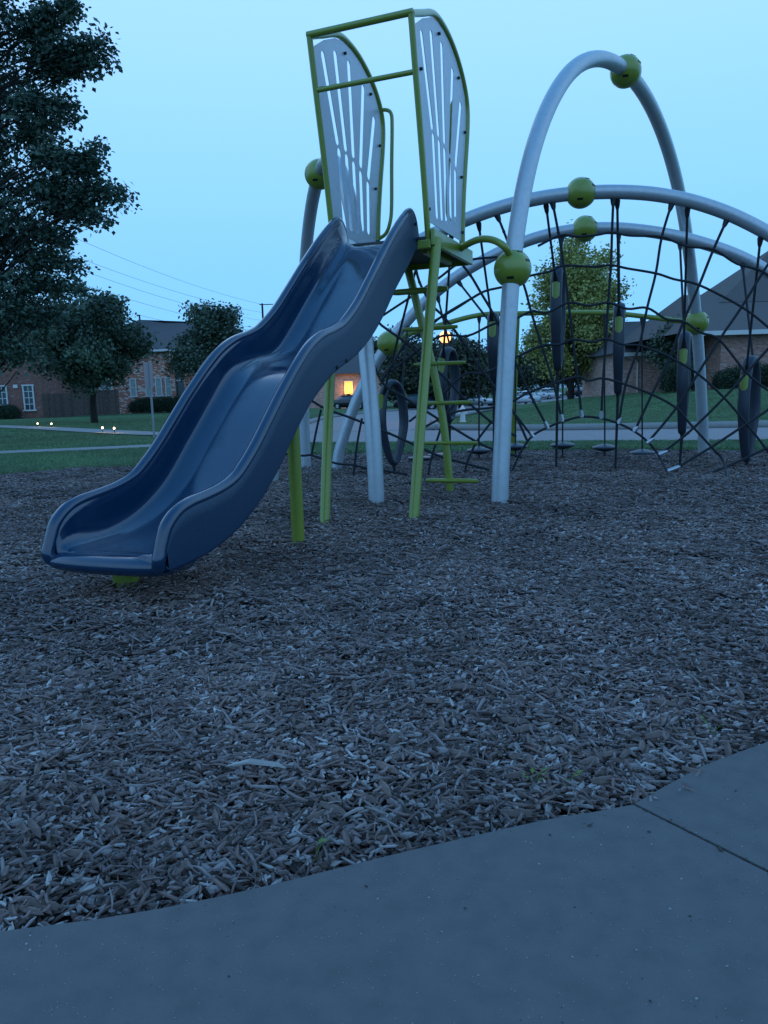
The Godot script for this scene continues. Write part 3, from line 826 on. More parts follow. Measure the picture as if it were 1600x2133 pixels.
# small weeds coming up through the mulch
func weeds() -> void:
	rng.seed = 19
	var names := ["two leafed seedling in the mulch beside the path edge", "bushy little weed in the mulch next to a taller seedling", "single seedling near the outward bend of the path edge", "tiny sprout in the mulch below the long splinter"]
	var spots := [Vector3(0.385, 0, -1.575), Vector3(0.315, 0, -1.60), Vector3(0.80, 0, -1.80), Vector3(-0.155, 0, -1.36)]
	for i in 4:
		var p: Vector3 = spots[i]
		p.y = mulch_h(p.x, p.z)
		var t := thing("weed", names[i], "weed", p, "weeds in the mulch")
		var st := begin()
		var leaves := begin()
		for k in [3, 7, 3, 2][i]:
			var a := rng.randf() * TAU
			var h := rng.randf_range(0.018, 0.042)
			var tip := p + Vector3(cos(a) * h * 0.5, h, sin(a) * h * 0.5)
			tube(st, PackedVector3Array([p - Vector3(0, 0.01, 0), p.lerp(tip, 0.5) + Vector3(0, 0.004, 0), tip]), 0.0009, 5)
			var d := Vector3(cos(a), 0.35, sin(a)).normalized()
			var s := Vector3(-sin(a), 0, cos(a))
			var l := rng.randf_range(0.012, 0.02)
			leaves.set_color(Color(0.10, 0.17, 0.02) * rng.randf_range(0.8, 1.2))
			var mid := tip + d * l * 0.5 - Vector3(0, 0.002, 0)
			tri(leaves, tip, mid + s * l * 0.28, mid)
			tri(leaves, tip, mid, mid - s * l * 0.28)
			tri(leaves, mid + s * l * 0.28, tip + d * l, mid)
			tri(leaves, mid, tip + d * l, mid - s * l * 0.28)
		obj("stem", st, M.green_stem, t)
		obj("leaves", leaves, M.leaf, t)

# ---------------------------------------------------------------- slide
const RIM_S := [-0.14, -0.12, -0.085, -0.03, 0.02, 0.10, 0.18, 0.33, 0.56, 0.77, 0.97, 1.16, 1.29, 1.46, 1.61, 1.74, 1.83, 1.94, 2.07, 2.19, 2.30, 2.39, 2.50, 2.62, 2.73, 2.81, 2.875, 2.905, 2.922, 2.936]
const RIM_Y := [1.93, 2.00, 2.075, 2.115, 2.105, 2.06, 2.01, 1.905, 1.728, 1.557, 1.40, 1.285, 1.237, 1.192, 1.127, 1.04, 0.97, 0.88, 0.765, 0.66, 0.578, 0.525, 0.493, 0.475, 0.462, 0.440, 0.395, 0.345, 0.305, 0.272]
const BED_S := [-0.14, -0.05, 0.03, 0.12, 0.30, 0.60, 0.97, 1.13, 1.365, 1.555, 1.74, 1.98, 2.20, 2.385, 2.58, 2.78, 2.95]
const BED_Y := [1.92, 1.92, 1.905, 1.845, 1.70, 1.46, 1.165, 1.085, 1.035, 0.965, 0.835, 0.63, 0.44, 0.335, 0.278, 0.264, 0.262]
const LOW_S := [-0.14, -0.07, 0.12, 0.37, 0.60, 0.82, 1.055, 1.367, 1.527, 1.68, 1.80, 1.91, 2.02, 2.145, 2.29, 2.44, 2.63, 2.785, 2.93]
const LOW_Y := [1.90, 1.865, 1.72, 1.54, 1.352, 1.205, 1.092, 0.985, 0.905, 0.815, 0.722, 0.63, 0.53, 0.438, 0.352, 0.286, 0.238, 0.222, 0.215]

func slide() -> void:
	var t := thing("slide", "navy blue plastic wave slide running down from the green tower", "slide", sl(1.4, 0, 0))
	var st := begin()
	var rows := []
	var outer := {-1.0: [], 1.0: []}
	var under := []
	for i in 110:
		var s := lerpf(-0.135, 2.915, i / 109.0)
		var rim := curve_at(s, RIM_S, RIM_Y)
		var bed := minf(curve_at(s, BED_S, BED_Y), rim - 0.02)
		var low := minf(curve_at(s, LOW_S, LOW_Y), bed - 0.02)
		var wall := rim - bed
		var row := PackedVector3Array()
		var half := [[0.275, rim + 0.008], [0.250, rim], [0.246, bed + wall * 0.75], [0.240, bed + wall * 0.48], [0.232, bed + minf(0.062, wall * 0.3)], [0.216, bed + minf(0.036, wall * 0.2)], [0.196, bed + minf(0.022, wall * 0.13)], [0.172, bed + 0.014], [0.152, bed + 0.004], [0.12, bed], [0.06, bed - 0.001]]
		for q in half:
			row.append(sl(s, q[0], q[1]))
		row.append(sl(s, 0, bed - 0.001))
		for k in range(half.size() - 1, -1, -1):
			row.append(sl(s, -half[k][0], half[k][1]))
		rows.append(row)
		for sg in [-1.0, 1.0]:
			outer[sg].append(PackedVector3Array([sl(s, 0.275 * sg, rim + 0.006), sl(s, 0.300 * sg, rim - 0.002), sl(s, 0.302 * sg, lerpf(low, rim, 0.7)), sl(s, 0.304 * sg, lerpf(low, rim, 0.35)), sl(s, 0.305 * sg, low + 0.014), sl(s, 0.303 * sg, low + 0.005), sl(s, 0.294 * sg, low)]))
		under.append(PackedVector3Array([sl(s, 0.294, low), sl(s, 0.15, low + 0.002), sl(s, 0.0, low + 0.002), sl(s, -0.15, low + 0.002), sl(s, -0.294, low)]))
	var skirt := PackedVector3Array()
	for p: Vector3 in rows[109]:
		skirt.append(Vector3(p.x, minf(p.y, 0.235), p.z) + SU * 0.002)
	rows.append(skirt)
	sheet(st, rows)
	obj("chute", st, M.blue, t)
	for sg in [-1.0, 1.0]:
		st = begin()
		sheet(st, outer[sg])
		obj("side_wall", st, M.blue_outside, t)
	st = begin()
	sheet(st, under)
	# close the upper end
	var top: PackedVector3Array = rows[0]
	for k in range(1, top.size() - 1):
		tri(st, top[0], top[k], top[k + 1])
	quad(st, top[0], top[top.size() - 1], sl(-0.135, -0.30, 1.88), sl(-0.135, 0.30, 1.88))
	obj("underside", st, M.blue_outside, t)
	# rolled rim: up over the hoods, down both sides and round the front of each wall
	for sgn in [-1.0, 1.0]:
		var pts := PackedVector3Array()
		for i in RIM_S.size():
			pts.append(sl(RIM_S[i], 0.275 * sgn, RIM_Y[i] - 0.006))
		pts.append(sl(2.926, 0.266 * sgn, 0.235))
		st = begin()
		tube(st, curve(pts, 5), 0.0275, 14)
		obj("rim", st, M.blue, t)
	# the lip at the exit, a thick rounded tongue
	st = begin()
	rows = []
	for i in 41:
		var f := -1.0 + 2.0 * i / 40.0
		var n := f * 0.296
		var front := 2.962 - 0.045 * pow(absf(f), 3.0) - 0.022 * f
		var thick := 0.036 * sqrt(maxf(0.0, 1.0 - pow(absf(f), 9.0))) + 0.004
		var mid := 0.229 - 0.004 * f
		var row := PackedVector3Array()
		for k in 14:
			var a := PI * 0.5 - PI * k / 13.0
			row.append(sl(front - 0.055 + cos(a) * 0.055, n, mid + sin(a) * thick))
		row.append(sl(2.74, n, mid - thick))
		row.append(sl(2.70, n, 0.236))
		row.append(sl(2.80, n, minf(0.262, mid + thick)))
		row.append(sl(2.88, n, minf(0.268, mid + thick)))
		rows.append(row)
	sheet(st, rows, true)
	for e in [0, 40]:
		var r: PackedVector3Array = rows[e]
		for k in range(1, r.size() - 1):
			tri(st, r[0], r[k], r[k + 1])
	obj("exit_lip", st, M.blue, t)
	# bolts through the hoods and along the flange
	for q in [[-0.06, 2.035], [-0.07, 1.93], [1.20, 1.06], [1.33, 1.02]]:
		for sg in [-1.0, 1.0]:
			st = begin()
			bar(st, sl(q[0], 0.298 * sg, q[1]), sl(q[0], 0.312 * sg, q[1]), 0.011, 10)
			obj("bolt", st, M.bolt, t)
	# green foot under the exit and the post under the hump
	st = begin()
	bar(st, sl(2.66, -0.13, -0.12), sl(2.66, -0.13, 0.185), 0.055, 20)
	box(st, sl(2.70, -0.06, 0.182), Vector3(0.42, 0.016, 0.20), atan2(SU.x, SU.z))
	obj("foot", st, M.green, t)
	st = begin()
	bar(st, sl(1.295, -0.01, -0.12), sl(1.295, -0.01, 1.02), 0.038, 20)
	obj("support_post", st, M.green, t)

# ---------------------------------------------------------------- tower
func tower() -> void:
	var t := thing("climbing_tower", "lime green slide tower with slotted silver side panels and a rung pole", "climbing tower", sl(-0.55, 0, 0))
	# deck
	var st := begin()
	var yaw := atan2(SN.z, SN.x)
	obox(st, Transform3D(Basis(SN, Vector3.UP, SU), sl(-0.60, 0.01, 1.945)), Vector3(0.778, 0.03, 0.96), 0.008)
	obj("deck", st, M.deck, t)
	for e in [[Vector3(-0.60, 0.415, 1.945), Vector3(0.03, 0.115, 1.02)], [Vector3(-0.60, -0.395, 1.945), Vector3(0.03, 0.115, 1.02)], [Vector3(-0.10, 0.01, 1.90), Vector3(0.778, 0.06, 0.02)], [Vector3(-1.10, 0.01, 1.945), Vector3(0.778, 0.115, 0.02)]]:
		st = begin()
		obox(st, Transform3D(Basis(SN, Vector3.UP, SU), sl(e[0].x, e[0].y, e[0].z)), e[1], 0.006)
		obj("deck_frame", st, M.green, t)
	for k in [0.32, -0.28]:
		st = begin()
		obox(st, Transform3D(Basis(SN, Vector3.UP, SU), sl(-0.5, k, 1.90)), Vector3(0.05, 0.09, 0.6), 0.006)
		obj("deck_bracket", st, M.green, t)
	# guard rails
	var top := sl(0.135, 0, 3.30)
	for sgn in [-1.0, 1.0]:
		var n: float = 0.37 * sgn
		st = begin()
		tube(st, curve(PackedVector3Array([sl(-0.135, n, 1.93), sl(-0.07, n, 2.3), sl(0.0, n, 2.66), sl(0.07, n, 2.99), sl(0.135, n, 3.31)]), 6), 0.0215, 14)
		obj("front_rail", st, M.green, t)
		st = begin()
		tube(st, curve(PackedVector3Array([sl(0.13, n, 3.305), sl(-0.10, n, 3.40), sl(-0.28, n, 3.475), sl(-0.42, n, 3.505), sl(-0.58, n, 3.502), sl(-0.74, n, 3.475), sl(-0.92, n, 3.41), sl(-1.07, n, 3.315), sl(-1.17, n, 3.20), sl(-1.20, n, 3.07), sl(-1.17, n, 2.88), sl(-1.10, n, 2.62), sl(-1.04, n, 2.36), sl(-1.01, n, 2.15), sl(-1.01, n, 1.93)]), 6), 0.024, 14)
		obj("back_rail", st, M.green, t)
		# hand hold that bends into the doorway
		var i: float = n - 0.115 * sgn
		st = begin()
		tube(st, curve(PackedVector3Array([sl(-1.16, n, 3.22), sl(-1.155, n - 0.06 * sgn, 3.21), sl(-1.14, i + 0.012 * sgn, 3.17), sl(-1.125, i, 3.07), sl(-1.07, i - 0.008 * sgn, 2.75), sl(-1.03, i - 0.012 * sgn, 2.40), sl(-1.01, i, 2.27), sl(-1.01, i + 0.04 * sgn, 2.19), sl(-1.01, n, 2.15)]), 6), 0.0155, 12)
		obj("hand_hold", st, M.green, t)
		panel(t, n)
	st = begin()
	bar(st, sl(0.135, -0.385, 3.31), sl(0.135, 0.385, 3.31), 0.0235, 14)
	obj("top_bar", st, M.green, t)
	st = begin()
	bar(st, sl(0.068, -0.36, 2.975), sl(0.068, 0.36, 2.975), 0.0175, 14)
	obj("guard_bar", st, M.green, t)
	# legs
	for l in [[sl(-0.16, 0.425, 1.94), sl(0.433, 0.40, -0.12)], [sl(-0.10, -0.33, 1.94), sl(0.60, -0.185, -0.12)]]:
		st = begin()
		tube(st, curve(PackedVector3Array([l[0], l[0].lerp(l[1], 0.33) + SU * 0.02, l[0].lerp(l[1], 0.66) + SU * 0.02, l[1]]), 6), 0.036, 20)
		obj("leg", st, M.green, t)
	# arm to the ball on the tall arch
	st = begin()
	var b := Vector3(ARM_BALL[0], ARM_BALL[1], ARM_BALL[2])
	tube(st, curve(PackedVector3Array([sl(-0.86, 0.36, 1.96), sl(-0.72, 0.47, 1.975), sl(-0.58, 0.62, 1.985), sl(-0.50, 0.75, 1.955), sl(-0.47, 0.85, 1.885), sl(b.x, b.y, b.z + 0.06)]), 6), 0.026, 14)
	obj("arm", st, M.green, t)
	# the curved pole with its rungs
	st = begin()
	var pole := PackedVector3Array([sl(-0.95, -0.15, 1.96), sl(-1.03, -0.115, 1.90), sl(-1.03, -0.032, 1.573), sl(-1.03, 0.046, 1.252), sl(-1.03, 0.105, 1.01), sl(-1.03, 0.182, 0.564), sl(-1.03, 0.239, -0.1)])
	tube(st, curve(pole, 8), 0.034, 18)
	obj("ladder_pole", st, M.green, t)
	for r in [[-0.258, 0.244, 1.704, 0.026], [-0.158, 0.322, 1.392, 0.019], [-0.065, 0.388, 1.098, 0.016], [-0.017, 0.437, 0.770, 0.016], [-0.016, 0.483, 0.432, 0.016], [0.021, 0.484, 0.110, 0.020]]:
		st = begin()
		var pts := PackedVector3Array()
		var rad := []
		for k in 9:
			pts.append(sl(-1.0, lerpf(r[0], r[1], k / 8.0), r[2]))
			rad.append(r[3] * (0.72 if k in [0, 8] else 1.0))
		tube(st, pts, rad, 12)
		obj("rung", st, M.green, t)

# slotted wing panel with bolts
func panel(t: Node3D, n: float) -> void:
	var outline := [[-0.165, 2.06], [-0.10, 2.32], [-0.03, 2.66], [0.04, 2.98], [0.092, 3.25], [-0.10, 3.367], [-0.28, 3.447], [-0.42, 3.477], [-0.58, 3.474], [-0.735, 3.448], [-0.90, 3.387], [-1.04, 3.298], [-1.135, 3.19], [-1.163, 3.06], [-1.135, 2.89], [-1.065, 2.62], [-1.005, 2.36], [-0.975, 2.15], [-0.975, 2.06]]
	var poly := PackedVector2Array()
	for p in outline:
		poly.append(Vector2(p[0], p[1]))
	var c := CSGPolygon3D.new()
	c.polygon = poly
	c.depth = 0.005
	c.name = "side_panel"
	c.material = M.panel
	for s in SLOTS:
		var a := Vector2(s[0], s[1])
		var b := Vector2(s[2], s[3])
		if a.distance_to(b) < 0.05:
			continue
		var d := (b - a).normalized()
		var w := Vector2(-d.y, d.x) * 0.031
		var cut := PackedVector2Array()
		for k in 7:
			var g := PI * k / 6.0
			cut.append(a + w * cos(g) - d * sin(g) * 0.031)
		for k in 7:
			var g := PI * k / 6.0
			cut.append(b - w * cos(g) + d * sin(g) * 0.031)
		var h := CSGPolygon3D.new()
		h.polygon = cut
		h.depth = 0.06
		h.operation = CSGShape3D.OPERATION_SUBTRACTION
		h.name = "slot"
		h.material = M.panel
		c.add_child(h, true)
		h.position = Vector3(0, 0, 0.03)
	t.add_child(c, true)
	c.transform = Transform3D(Basis(SU, Vector3.UP, -SN), sl(0, n - 0.0025, 0) - where(t))
	for q in [[-0.44, 3.40], [-0.93, 3.27], [-1.10, 2.92], [-0.985, 2.13], [-0.13, 2.14], [-0.02, 3.02], [-0.98, 2.55]]:
		var st := begin()
		bar(st, sl(q[0], n - 0.022, q[1]), sl(q[0], n + 0.022, q[1]), 0.011, 10)
		obj("bolt", st, M.bolt, t)

# ---------------------------------------------------------------- arches
func arch(pts: Array, label: String, balls: Array, joint: Vector3) -> void:
	var p := pv(pts)
	var t := thing("steel_arch", label, "arch", Vector3(p[0].x, 0, p[0].z), "silver tube arches")
	# two halves that meet inside a green ball
	var cut := 0
	for i in p.size():
		if p[i].distance_to(joint) < p[cut].distance_to(joint):
			cut = i
	for half in [p.slice(0, cut + 1), p.slice(cut)]:
		var st := begin()
		tube(st, curve(half, 3), 0.0645, 22)
		obj("pipe", st, M.silver, t)
	for b: Vector3 in balls:
		green_ball(t, b)

func green_ball(t: Node3D, c: Vector3) -> void:
	var st := begin()
	ball(st, c, Vector3.ONE * 0.139, 24, 36)
	var o := obj("ball_joint", st, M.green, t)
	var k := 0
	for d in [Vector3(0.35, 0.86, 0.45), Vector3(-0.25, -0.55, 0.80), Vector3(0.15, 0.78, -0.5), Vector3(0.72, 0.35, 0.6)]:
		st = begin()
		var n: Vector3 = d.normalized()
		obox(st, Transform3D(Basis(n.cross(Vector3.UP).normalized(), n, n.cross(Vector3.UP).normalized().cross(n)), c + n * 0.1345), Vector3(0.05, 0.012, 0.02), 0.0)
		var s := obj("bolt_slot", st, M.bolt, o)
		s.position = Vector3.ZERO
		k += 1
	# clamp seam around the middle
	st = begin()
	var ringp := PackedVector3Array()
	for i in 49:
		var a := TAU * i / 48.0
		ringp.append(c + Vector3(cos(a) * 0.1375, sin(a) * 0.1375, 0.02))
	tube(st, ringp, 0.0028, 5, false)
	var s2 := obj("clamp_seam", st, M.green, o)
	s2.position = Vector3.ZERO

func arches() -> void:
	var b := []
	for q in BALLS:
		b.append(Vector3(q[1], q[2], q[3]))
	arch(ARCH_SMALL, "low silver tube arch standing half hidden behind the slide, one green ball", [b[0]], b[0])
	arch(ARCH_TALL, "tallest silver tube arch with three lime green balls", [b[1], b[2], b[3]], b[2])
	arch(ARCH_NET_NEAR, "wide silver arch that carries the top of the black rope net", [b[4]], b[4])
	arch(ARCH_NET_FAR, "wide silver arch behind the rope net, one end carrying a lower green ball", [b[5], b[6]], b[5])
	# green bar between two balls, carrying the hanging steps
	var t := thing("hanging_bar", "thin lime green overhead bar joining two balls behind the rope net", "bar", Vector3(1.66, 0, -9.6))
	var st := begin()
	tube(st, curve(pv(BAR), 5), 0.030, 14)
	obj("overhead_bar", st, M.green, t)
	st = begin()
	bar(st, Vector3(1.663, 1.74, -9.43), Vector3(1.64, -0.12, -9.75), 0.03, 14)
	obj("bar_leg", st, M.green, t)
	var words := ["black step disc hanging next to the tall arch's nearer foot, outermost of the row", "black step disc hanging just behind the tall arch's nearer leg", "black step disc hanging under the leaf loop nearest the yellow tree", "black step disc in the middle of the hanging row, lined up with a leaf loop", "black step disc hanging lowest, nearest the tall arch's farther leg"]
	for i in DISCS.size():
		var d: Array = DISCS[i]
		var a := Vector3(d[0], d[1], d[2])
		var c := Vector3(d[3], d[4], d[5])
		var o := thing("step_disc", words[i], "step disc", Vector3(c.x, 0, c.z), "step discs hanging from the green bar")
		st = begin()
		lathe(st, c, [[0.0, -0.055], [0.035, -0.05], [0.09, -0.036], [0.14, -0.012], [0.155, 0.0], [0.14, 0.014], [0.09, 0.03], [0.03, 0.045], [0.0, 0.05]], 28)
		obj("disc", st, M.rubber, o)
		st = begin()
		bar(st, a + Vector3(0, -0.02, 0), c, 0.010, 8)
		obj("rope", st, M.rope, o)
		st = begin()
		tube(st, PackedVector3Array([a + Vector3(0, -0.01, 0), a + Vector3(0, -0.05, 0), a + Vector3(0, -0.10, 0)]), [0.026, 0.024, 0.012], 10)
		obj("rope_end", st, M.bolt, o)
		st = begin()
		bar(st, c, Vector3(c.x, -0.1, c.z), 0.010, 8)
		obj("tether", st, M.rope, o)
	for i in 2:
		var c := Vector3(STEP_PODS[i][0], 0.05, STEP_PODS[i][2])
		var o := thing("stepping_pod", ["dark low stepping pod on the mulch close to the open leaf loop", "dark low stepping pod on the mulch just behind the rung pole"][i], "stepping pod", Vector3(c.x, 0, c.z), "stepping pods on the mulch")
		st = begin()
		lathe(st, c, [[0.0, -0.12], [0.05, -0.12], [0.05, -0.03], [0.12, -0.015], [0.155, 0.0], [0.14, 0.016], [0.07, 0.028], [0.0, 0.032]], 24)
		obj("cap", st, M.rubber, o)

func lathe(st: SurfaceTool, c: Vector3, prof: Array, sides: int) -> void:
	var rows := []
	for p in prof:
		var row := PackedVector3Array()
		for k in sides:
			var a := TAU * k / sides
			row.append(c + Vector3(cos(a) * maxf(p[0], 0.0005), p[1], sin(a) * maxf(p[0], 0.0005)))
		rows.append(row)
	sheet(st, rows, true)

# ---------------------------------------------------------------- rope net
func net() -> void:
	var t := thing("climbing_net", "black rope climbing net fanned out under the nearer wide silver arch", "climbing net", Vector3(1.95, 0, -7.6))
	for r in RADIALS:
		var st := begin()
		tube(st, curve(pv(r), 4), 0.0128, 8)
		obj("rope", st, M.rope, t)
	for r in RINGS:
		var st := begin()
		tube(st, curve(pv(r), 5), 0.0118, 8)
		obj("cross_rope", st, M.rope, t)
	# pale clips where ropes cross
	for i in RADIALS.size():
		var r: Array = RADIALS[i]
		for k in range(1, r.size() - 1):
			var st := begin()
			var p := Vector3(r[k][0], r[k][1], r[k][2])
			ball(st, p, Vector3(0.0165, 0.0165, 0.0165), 6, 8)
			obj("crossing_clamp", st, M.bolt, t)
	for f in FERRULES:
		var a := Vector3(f[0][0], f[0][1], f[0][2])
		var b := Vector3(f[1][0], f[1][1], f[1][2])
		var st := begin()
		tube(st, PackedVector3Array([a, a.lerp(b, 0.2), a.lerp(b, 0.8), b]), [0.014, 0.021, 0.024, 0.020], 12)
		obj("ferrule", st, M.alu, t)
	for i in 5:
		var st := begin()
		var p := Vector3(RADIALS[i][0][0], RADIALS[i][0][1], RADIALS[i][0][2])
		var q := Vector3(RADIALS[i][1][0], RADIALS[i][1][1], RADIALS[i][1][2])
		var d := (q - p).normalized()
		tube(st, PackedVector3Array([p, p + d * 0.03, p + d * 0.075, p + d * 0.10]), [0.020, 0.030, 0.022, 0.012], 10)
		obj("rope_end", st, M.bolt, t)

# tall narrow loops of dark plastic hung between the two wide arches
func loops() -> void:
	var words := ["dark leaf shaped loop hanging highest, in front of the yellow green tree", "dark leaf shaped loop hanging between the yellow tree and the grey roof", "dark leaf shaped loop hanging directly in front of the tall arch's farther leg", "dark leaf shaped loop with pale top, hanging lowest before the brown brick wall", "dark leaf shaped loop mostly hidden behind the tall arch's nearer leg", "dark leaf shaped loop whose open middle shows, standing beside the low arch's foot", "dark leaf shaped loop hanging behind the rung pole"]
	for i in LOOPS.size():
		var q: Array = LOOPS[i]
		var h: float = q[3]
		var c := Vector3(q[0] + q[4] * 0.5, q[1] - h * 0.5, q[2])
		var t := thing("leaf_loop", words[i], "climbing loop", Vector3(c.x, 0, c.z), "leaf loops hung between the wide arches")
		var b := Basis(Vector3.UP, deg_to_rad(q[5]))
		var rows := []
		for k in 57:
			var a := TAU * k / 56.0
			# pointed below, round above
			var y := cos(a) * h * 0.5
			var wide := 0.215 * absf(sin(a)) ** 0.9 * (1.0 - 0.30 * smooth01((-cos(a) + 0.1) / 1.1)) * signf(sin(a))
			var rad := Vector3(sin(a) * 0.9, cos(a), 0).normalized()
			var row := PackedVector3Array()
			var half := 0.058 - 0.018 * maxf(0.0, -cos(a))
			for m in 12:
				var g := TAU * m / 12.0
				var o := rad * cos(g) * 0.034 + Vector3(0, 0, signf(sin(g)) * absf(sin(g)) ** 0.7 * half)
				row.append(c + b * (Vector3(wide, y, 0) - rad * 0.034 + o))
			rows.append(row)
		var st := begin()
		sheet(st, rows, true)
		obj("ring", st, M.rubber, t)
		# two ropes, one from each arch, with lime clips
		for e in 2:
			var a: Array = LOOP_ROPES[i][e]
			var top := Vector3(a[0], a[1] - 0.05, a[2])
			var sx := -1.0 if (b * Vector3(1, 0, 0)).z > 0.0 else 1.0
			if e == 0:
				sx = -sx
			var low := c + b * Vector3(0.15 * sx, h * 0.30, 0)
			st = begin()
			bar(st, top, low, 0.0122, 8)
			obj("rope", st, M.rope, t)
			st = begin()
			var d := (low - top).normalized()
			tube(st, PackedVector3Array([top, top + d * 0.03, top + d * 0.08, top + d * 0.11]), [0.018, 0.028, 0.021, 0.012], 10)
			obj("rope_end", st, M.bolt, t)
			st = begin()
			tube(st, PackedVector3Array([low - d * 0.14, low - d * 0.10, low - d * 0.03, low]), [0.012, 0.02, 0.032, 0.026], 10)
			obj("rope_socket", st, M.bolt, t)
			st = begin()
			var g0 := c + b * Vector3(0.185 * sx, h * 0.27, 0)
			tube(st, PackedVector3Array([g0 + Vector3(0, 0.06, 0), g0 + Vector3(0, 0.045, 0), g0 - Vector3(0, 0.075, 0), g0 - Vector3(0, 0.10, 0)]), [0.02, 0.038, 0.038, 0.02], 12)
			obj("lime_clip", st, M.green, t)
		st = begin()
		var foot := c - Vector3(0, h * 0.5, 0)
		tube(st, PackedVector3Array([foot + Vector3(0, 0.05, 0), foot - Vector3(0, 0.04, 0), Vector3(foot.x, -0.1, foot.z - 0.05)]), [0.026, 0.016, 0.012], 8)
		obj("tether", st, M.rope, t)

# ---------------------------------------------------------------- trees
# the same spray of leaves in three tones
func leaf_set(length: float, spread: float, count: int, a: Color, b: Color, seed_: int) -> Array:
	var o := []
	for k in 3:
		o.append(leaf_mesh(length, spread, count, a * [0.8, 1.0, 1.2][k], b * [0.8, 1.0, 1.2][k], seed_ * 10 + k))
	return o

func leaf_mesh(length: float, spread: float, count: int, a: Color, b: Color, seed_: int) -> Mesh:
	var r := RandomNumberGenerator.new()
	r.seed = seed_
	var st := begin()
	for i in count:
		var p := Vector3(r.randfn(), r.randfn(), r.randfn()) * spread * 0.5
		var d := Vector3(r.randf_range(-1, 1), r.randf_range(-0.8, 0.5), r.randf_range(-1, 1)).normalized()
		var s := d.cross(Vector3(r.randf_range(-1, 1), r.randf_range(0.2, 1), r.randf_range(-1, 1))).normalized()
		var l := length * r.randf_range(0.7, 1.25)
		var w := l * r.randf_range(0.26, 0.38)
		st.set_color(a.lerp(b, r.randf()) * r.randf_range(0.8, 1.2))
		var mid := p + d * l * 0.45 + s.cross(d) * l * 0.08
		tri(st, p, mid + s * w, p + d * l)
		tri(st, p, p + d * l, mid - s * w)
	return st.commit()

# trunk, limbs to every clump of the crown, leaf sprays round each clump
func tree(called: String, label: String, base: Vector3, height: float, bare: float, radius: float, clumps: int, sprays: int, clump_size: float, leaf: Array, seed_: int, group: String, trunk_r: float, shape := 1.0, only: Array = [], gap := -99.0) -> Node3D:
	var r := RandomNumberGenerator.new()
	r.seed = seed_
	var t := thing(called, label, "tree", base, group)
	var st := begin()
	var lean := Vector3(r.randf_range(-0.3, 0.3), 0, r.randf_range(-0.3, 0.3))
	var top := base + Vector3(0, height * 0.86, 0) + lean
	var axis := curve(PackedVector3Array([base - Vector3(0, 0.2, 0), base + Vector3(0, bare * 0.6, 0), base.lerp(top, 0.45) + lean * 0.4, base.lerp(top, 0.75), top]), 5)
	var rad := []
	for i in axis.size():
		rad.append(trunk_r * lerpf(1.15 if i == 0 else 1.0, 0.12, pow(i / float(axis.size() - 1), 0.9)))
	tube(st, axis, rad, 10)
	var leaves := begin()
	var ctr := base + Vector3(0, (bare + height) * 0.5, 0)
	var ry := (height - bare) * 0.5
	var centres := []
	for q in only:
		centres.append([Vector3(q[0], q[1], q[2]), float(q[3]) * 0.72])
	for i in clumps:
		var d := Vector3(r.randfn(), r.randfn(), r.randfn()).normalized()
		var f := pow(r.randf(), 0.42) * r.randf_range(0.86, 1.06)
		var k := 1.0
		if d.y > 0.0:
			k = lerpf(1.0, 1.0 - d.y * 0.35, shape)
		var at := ctr + Vector3(d.x * radius * k, d.y * ry, d.z * radius * k) * f
		if absf(at.y - gap) < 0.42 and at.x > base.x - 0.2:
			continue
		centres.append([at, clump_size * r.randf_range(0.65, 1.3)])
	for cc in centres:
		var c: Vector3 = cc[0]
		var y := clampf(c.y - base.y - radius * r.randf_range(0.25, 0.7), bare * 0.85, height * 0.8)
		var from := axis[clampi(int(y / (height * 0.86) * (axis.size() - 1)), 1, axis.size() - 1)]
		var mid := from.lerp(c, 0.5) + Vector3(r.randf_range(-0.2, 0.2), r.randf_range(-0.1, 0.3), r.randf_range(-0.2, 0.2)) * radius * 0.7
		var thick := trunk_r * r.randf_range(0.08, 0.18)
		tube(st, curve(PackedVector3Array([from, mid, c]), 4), [thick, thick * 0.9, thick * 0.8, thick * 0.7, thick * 0.6, thick * 0.5, thick * 0.4, thick * 0.3, thick * 0.15], 5)
		var size: float = cc[1]
		var out := (c - ctr).normalized()
		var tone := r.randf_range(0.2, 2.8)
		for j in int(sprays * clampf(size / clump_size, 0.14, 1.3)):
			var g := Vector3(r.randfn(), r.randfn() * 0.62, r.randfn())
			if g.length() > 1.9:
				g *= 0.5
			var p := c + g * size * 0.5 + out * size * r.randf_range(-0.2, 0.35)
			var s := r.randf_range(0.75, 1.3)
			leaves.append_from(leaf[clampi(int(tone + r.randf_range(-0.6, 0.6)), 0, 2)], 0, Transform3D(Basis.from_euler(Vector3(r.randf_range(-0.5, 0.5), r.randf() * TAU, r.randf_range(-0.5, 0.5))).scaled(Vector3(s, s, s)), p))
	obj("trunk", st, M.bark, t)
	obj("crown", leaves, M.leaf, t)
	return t

